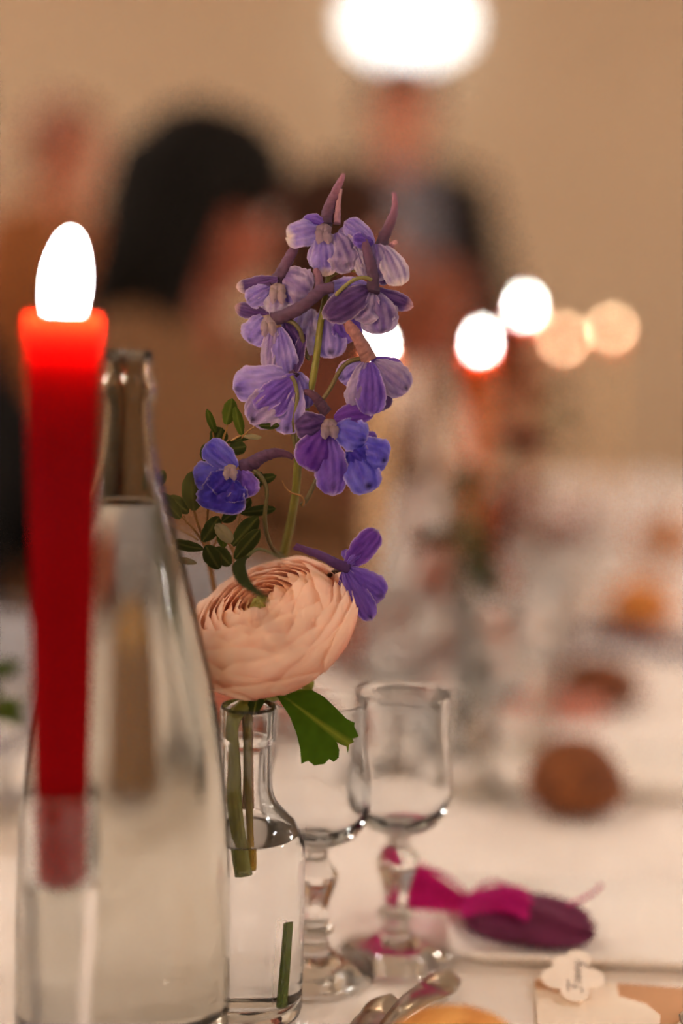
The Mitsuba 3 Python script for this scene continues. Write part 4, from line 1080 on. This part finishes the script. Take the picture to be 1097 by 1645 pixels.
# ------------------------------------------------------------------ guests
def hand(at, d, up, side, s=1.0):
    """Palm and five unequal, slightly curled fingers as bones: list of hulls. d: direction of the fingers, up: back of the hand, side: towards the thumb."""
    at, d, up, side = (np.asarray(q, float) for q in (at, d, up, side))
    palm = at + d * .05 * s
    out = [[(at, .022 * s), (palm + side * .022 * s, .014 * s), (palm - side * .024 * s, .013 * s)]]
    for i, (o, L) in enumerate(((.026, .070), (.009, .080), (-.009, .074), (-.026, .058))):
        k0 = at + d * .075 * s + side * o * s
        k1 = k0 + (d * .55 * L - up * .10 * L) * s; k2 = k1 + (d * .38 * L - up * .30 * L) * s
        out += [[(palm + side * o * .9 * s, .011 * s), (k0, .0095 * s)], [(k0, .0095 * s), (k1, .0085 * s)], [(k1, .0085 * s), (k2, .0072 * s)]]
    t0 = at + d * .018 * s + side * .022 * s; t1 = t0 + (side * .026 + d * .026) * s; t2 = t1 + (side * .008 + d * .028 - up * .006) * s
    return out + [[(t0, .013 * s), (t1, .0105 * s)], [(t1, .0105 * s), (t2, .0085 * s)]]


def person(label, at, face, seated=True, skin='skin', hair='hair_brown', top='cloth_black', legs='cloth_black', shirt=None, long_hair=False, head_yaw=0.0, nod=0.0, scale=1.0, lean=0.0, hands=((-.14, .40), (.16, .37)), table_z=None, group=None, sleeves=None):
    """One guest, built facing +y and turned to "face" (radians)."""
    key = numbered('person')
    V3 = lambda *q: np.array(q, float)                                            # noqa: E731
    zs = .455 if seated else 0.0
    if seated:
        hip, chest, neck = V3(0, 0, .555), V3(0, .02 + lean * .5, .86), V3(0, .03 + lean, 1.075)
        knee = [V3(s * .12, .40, .50) for s in (-1, 1)]; ankle = [V3(s * .12, .40, .09) for s in (-1, 1)]; hipj = [V3(s * .09, .02, .545) for s in (-1, 1)]
        tz = (table_z or TZ) + .028
        wrist = [V3(hands[0][0], hands[0][1], tz), V3(hands[1][0], hands[1][1], tz)]
        elbow = [V3(-.25, .16 + lean * .4, .80), V3(.25, .16 + lean * .4, .80)]
    else:
        hip, chest, neck = V3(0, 0, .95), V3(0, .01, 1.26), V3(0, .01, 1.475)
        knee = [V3(s * .10, .02, .50) for s in (-1, 1)]; ankle = [V3(s * .11, -.01, .085) for s in (-1, 1)]; hipj = [V3(s * .09, 0, .92) for s in (-1, 1)]
        elbow = [V3(s * .265, -.03, 1.14) for s in (-1, 1)]; wrist = [V3(s * .25, .10, .93) for s in (-1, 1)]
    sh = [neck + V3(s * .175, -.01, -.055) for s in (-1, 1)]
    hc = neck + V3(0, .035, .165)                                                   # middle of the head
    cy, sy = math.cos(head_yaw), math.sin(head_yaw)
    HR = np.array([[cy, -sy, 0], [sy, cy, 0], [0, 0, 1]]) @ np.array([[1, 0, 0], [0, math.cos(nod), math.sin(nod)], [0, -math.sin(nod), math.cos(nod)]])
    H = lambda *q: hc + HR @ np.array(q, float)                                    # noqa: E731
    torso = lambda g: [[(hip + [-.085, 0, 0], .095 + g), (hip + [.085, 0, 0], .095 + g), (chest + [-.10, 0, -.1], .09 + g), (chest + [.10, 0, -.1], .09 + g)], [(chest + [-.10, 0, -.1], .09 + g), (chest + [.10, 0, -.1], .09 + g), (chest + [-.11, 0, .06], .10 + g), (chest + [.11, 0, .06], .10 + g)],   # noqa: E731
                     [(chest + [-.11, 0, .06], .10 + g), (chest + [.11, 0, .06], .10 + g), (sh[0] + [.03, 0, 0], .06 + g), (sh[1] - [.03, 0, 0], .06 + g)], [(sh[0], .058 + g), (sh[1], .058 + g), (neck, .055 + g)]]
    arms = lambda g: [b for i in (0, 1) for b in ([(sh[i], .056 + g), (elbow[i], .043 + g)], [(elbow[i], .043 + g), (wrist[i] * .93 + elbow[i] * .07, .031 + g)])]   # noqa: E731
    leg = lambda g: [b for i in (0, 1) for b in ([(hipj[i], .088 + g), (knee[i], .058 + g)], [(knee[i], .058 + g), (ankle[i] + [0, 0, .03], .042 + g)])]   # noqa: E731
    head = [[(H(0, -.012, .028), .086), (H(0, .018, .030), .078), (H(0, .03, -.045), .055), (H(0, .058, -.088), .026)], [(H(0, -.03, -.01), .078), (H(0, .01, .045), .082)],
            [(H(0, .090, .012), .009), (H(0, .106, -.026), .011), (H(0, .090, -.034), .015)], [(H(-.014, .085, .030), .014), (H(.014, .085, .030), .014)], [(H(.012, .094, -.062), .008), (H(-.012, .094, -.062), .008)],
            [(H(-.086, .0, -.005), .012), (H(-.086, -.012, .018), .016)], [(H(.086, .0, -.005), .012), (H(.086, -.012, .018), .016)], [(neck + [0, 0, -.01], .054), (H(0, -.012, -.05), .054)]]
    body = torso(0) + arms(0) + leg(0) + head
    for i in (0, 1):
        d = nrm(wrist[i] - elbow[i]); s = -1 if i == 0 else 1
        if seated: d = nrm(d * [1, 1, 0]); up = V3(0, 0, 1)
        else: up = nrm(np.cross(np.cross(d, V3(s, 0, 0)), d))
        body += [[(wrist[i] * .9 + elbow[i] * .1, .030), (wrist[i], .026)]] + hand(wrist[i], d, up, np.cross(up, d) * (-1 if i == 1 else 1) * (1 if True else 1))
        body += [[(ankle[i], .042), (ankle[i] + [0, .05, -.045], .035)], [(ankle[i] + [0, -.02, -.05], .034), (ankle[i] + [0, .14, -.055], .028)]]
    M = trimesh.transformations.rotation_matrix(face - np.pi / 2, [0, 0, 1]); M[:3, :3] *= scale; M[:3, 3] = [at[0], at[1], 0]
    def put(m_): 
        m_ = m_.copy(); m_.apply_transform(M); return m_
    scene[key] = ply(put(bones(body, .014, 6)), skin, True)
    tag(key, label, 'person', group)
    jacket = m3d.Manifold.batch_boolean([hull(*b) for b in torso(.014) + arms(.013)], m3d.OpType.Add)
    jacket -= hull((neck + [0, 0, .06], .062), (neck + [0, .05, .0], .05))
    if shirt:
        sm = m3d.Manifold.batch_boolean([hull(*b) for b in torso(.007)], m3d.OpType.Add) - hull((neck + [0, 0, .07], .060), (neck + [0, .04, .03], .045))
        obj('shirt', put(to_tm(sm)), shirt, key, smooth=True)
        jacket -= hull((neck + [-.055, .072, .02], .035), (neck + [.055, .072, .02], .035), (neck + [-.05, .20, .02], .035), (neck + [.05, .20, .02], .035), (chest + [-.075, .118, -.02], .035), (chest + [.075, .118, -.02], .035), (chest + [-.075, .22, -.02], .035), (chest + [.075, .22, -.02], .035), (hip + [-.02, .11, .06], .025), (hip + [.02, .11, .06], .025), (hip + [0, .2, .06], .025))
    jm = to_tm(jacket.refine_to_length(.02)); trimesh.smoothing.filter_taubin(jm, iterations=4)
    obj('jacket' if shirt else 'sweater', put(jm), top, key, smooth=True)
    for i in (0, 1) if sleeves else ():
        obj('sleeve', put(bones([[(elbow[i] * .9 + wrist[i] * .1, .064), (wrist[i] * .92 + elbow[i] * .08, .050)]], .02, 3)), sleeves, key, smooth=True)
    obj('trousers', put(bones(leg(.012) + [[(hip + [-.08, 0, -.01], .100), (hip + [.08, 0, -.01], .100)]], .03, 3)), legs, key, smooth=True)
    for i in (0, 1):
        obj('shoe', put(bones([[(ankle[i] + [0, -.02, -.045], .040), (ankle[i] + [0, .15, -.052], .034)], [(ankle[i] + [0, -.015, -.01], .046), (ankle[i] + [0, .05, -.045], .040)]], .02, 3)), 'shoe', key, smooth=True)
        s = -1 if i == 0 else 1
        obj('eye', put(ball(H(s * .032, .0765, .012), .0115, 2)), 'eye_white', key, smooth=True)
        obj('iris', put(ball(H(s * .032, .0845, .012), .0050, 1)), 'hair_black', key + '__eye' + ('_001' if i else ''), smooth=True)
        obj('eyebrow', put(bones([[(H(s * .018, .094, .036), .005), (H(s * .044, .084, .037), .004)]], .006, 2)), hair, key, smooth=True)
    obj('mouth', put(bones([[(H(-.020, .090, -.060), .005), (H(0, .098, -.060), .0075)], [(H(.020, .090, -.060), .005), (H(0, .098, -.060), .0075)]], .006, 2)), 'lips', key, smooth=True)
    hr = hull((H(0, -.016, .036), .097), (H(0, .016, .044), .088), (H(0, -.04, -.02), .085))
    if long_hair:
        hr += hull((H(0, -.035, .01), .095), (H(-.06, -.05, -.10), .055), (H(.06, -.05, -.10), .055))
        hr += hull((H(-.06, -.05, -.10), .055), (H(.06, -.05, -.10), .055), (H(-.05, -.06, -.22), .045), (H(.05, -.06, -.22), .045))
        hr += hull((H(-.085, .0, .03), .03), (H(-.085, .0, -.16), .03)) + hull((H(.085, .0, .03), .03), (H(.085, .0, -.16), .03))
    hr -= hull((H(0, .13, -.02), .072), (H(0, .10, .012), .058), (H(0, .11, -.12), .07))
    hm = to_tm(hr.refine_to_length(.014)); trimesh.smoothing.filter_taubin(hm, iterations=5)
    v = hm.vertices; hm.vertices = v + hm.vertex_normals * (.006 * (fbm(v * [45, 45, 12], 2, 3) - .5))[:, None]
    obj('hair', put(hm), hair, key, smooth=True)
    return key


def chair(at, face, label):
    key = thing('dining_chair', label, 'chair', 'wooden dining chairs along the table')
    def put(m_): return yaw(m_, face - np.pi / 2, (at[0], at[1], 0))
    obj('seat', put(rbox((.42, .42, .035), (0, 0, .434), .012)), 'wood', key, smooth=40)
    for x in (-.18, .18):
        obj('leg', put(rbox((.036, .036, .4165), (x, .17, .2085), .005)), 'wood', key, smooth=40)
        obj('leg', put(rbox((.036, .036, .92), (x, -.225, .4605), .005)), 'wood', key, smooth=40)
    obj('backrest', put(rbox((.33, .02, .16), (0, -.228, .82), .006)), 'wood', key, smooth=40)
    obj('back_rail', put(rbox((.33, .02, .05), (0, -.228, .62), .006)), 'wood', key, smooth=40)
    return key


FT = math.atan2(-TA[0] * 0 + TB[1], TB[0])            # facing across the table
GR = 'guests at the banquet'
def seat_guest(s, off, label, clabel, **kw):
    p = tab(s, -HW - off, 0)
    chair(p - TB * .03, FT, clabel)
    person(label, p, FT, seated=True, group=GR, **kw)


seat_guest(.62, .25, 'guest in a dark top with light grey sleeves, partly cut off beside the red candle', 'wooden chair of the guest beside the red candle', hair='hair_brown', top='cloth_black', skin='skin_candlelit', hands=((-.14, .46), (.16, .43)), sleeves='cloth_grey')
seat_guest(1.17, .19, 'guest with long dark hair and a tan sweater, above the carafe', 'wooden chair of the dark-haired guest in tan', hair='hair_black', top='cloth_tan', skin='skin_candlelit', long_hair=True, head_yaw=.45, nod=.35, lean=.05)
seat_guest(1.73, .12, 'guest with dark auburn hair behind the tip of the delphinium', 'wooden chair of the auburn-haired guest', hair='hair_auburn', top='cloth_rust', skin='skin_candlelit', head_yaw=.3, long_hair=True)
seat_guest(2.28, .13, 'ginger-haired child in a pale blouse near the far end of the table', 'wooden chair of the ginger-haired child', hair='hair_ginger', top='cloth_cream', skin='skin_candlelit', nod=.3, lean=.06, scale=.91)
pg = P(84, 300, 3.45)
person('guest in ochre clothes standing farther back beyond the red candle flame', (pg[0], pg[1]), -.5, seated=False, skin='skin', hair='hair_ginger', top='cloth_ochre', legs='cloth_ochre', scale=.925, group=GR)
pb = P(640, 300, 3.75)
person('standing guest in a dark jacket over a pale shirt, beneath the wall lamp', (pb[0], pb[1]), -np.pi / 2, seated=False, hair='hair_brown', top='cloth_charcoal', shirt='cloth_shirt', scale=1.03, group=GR)
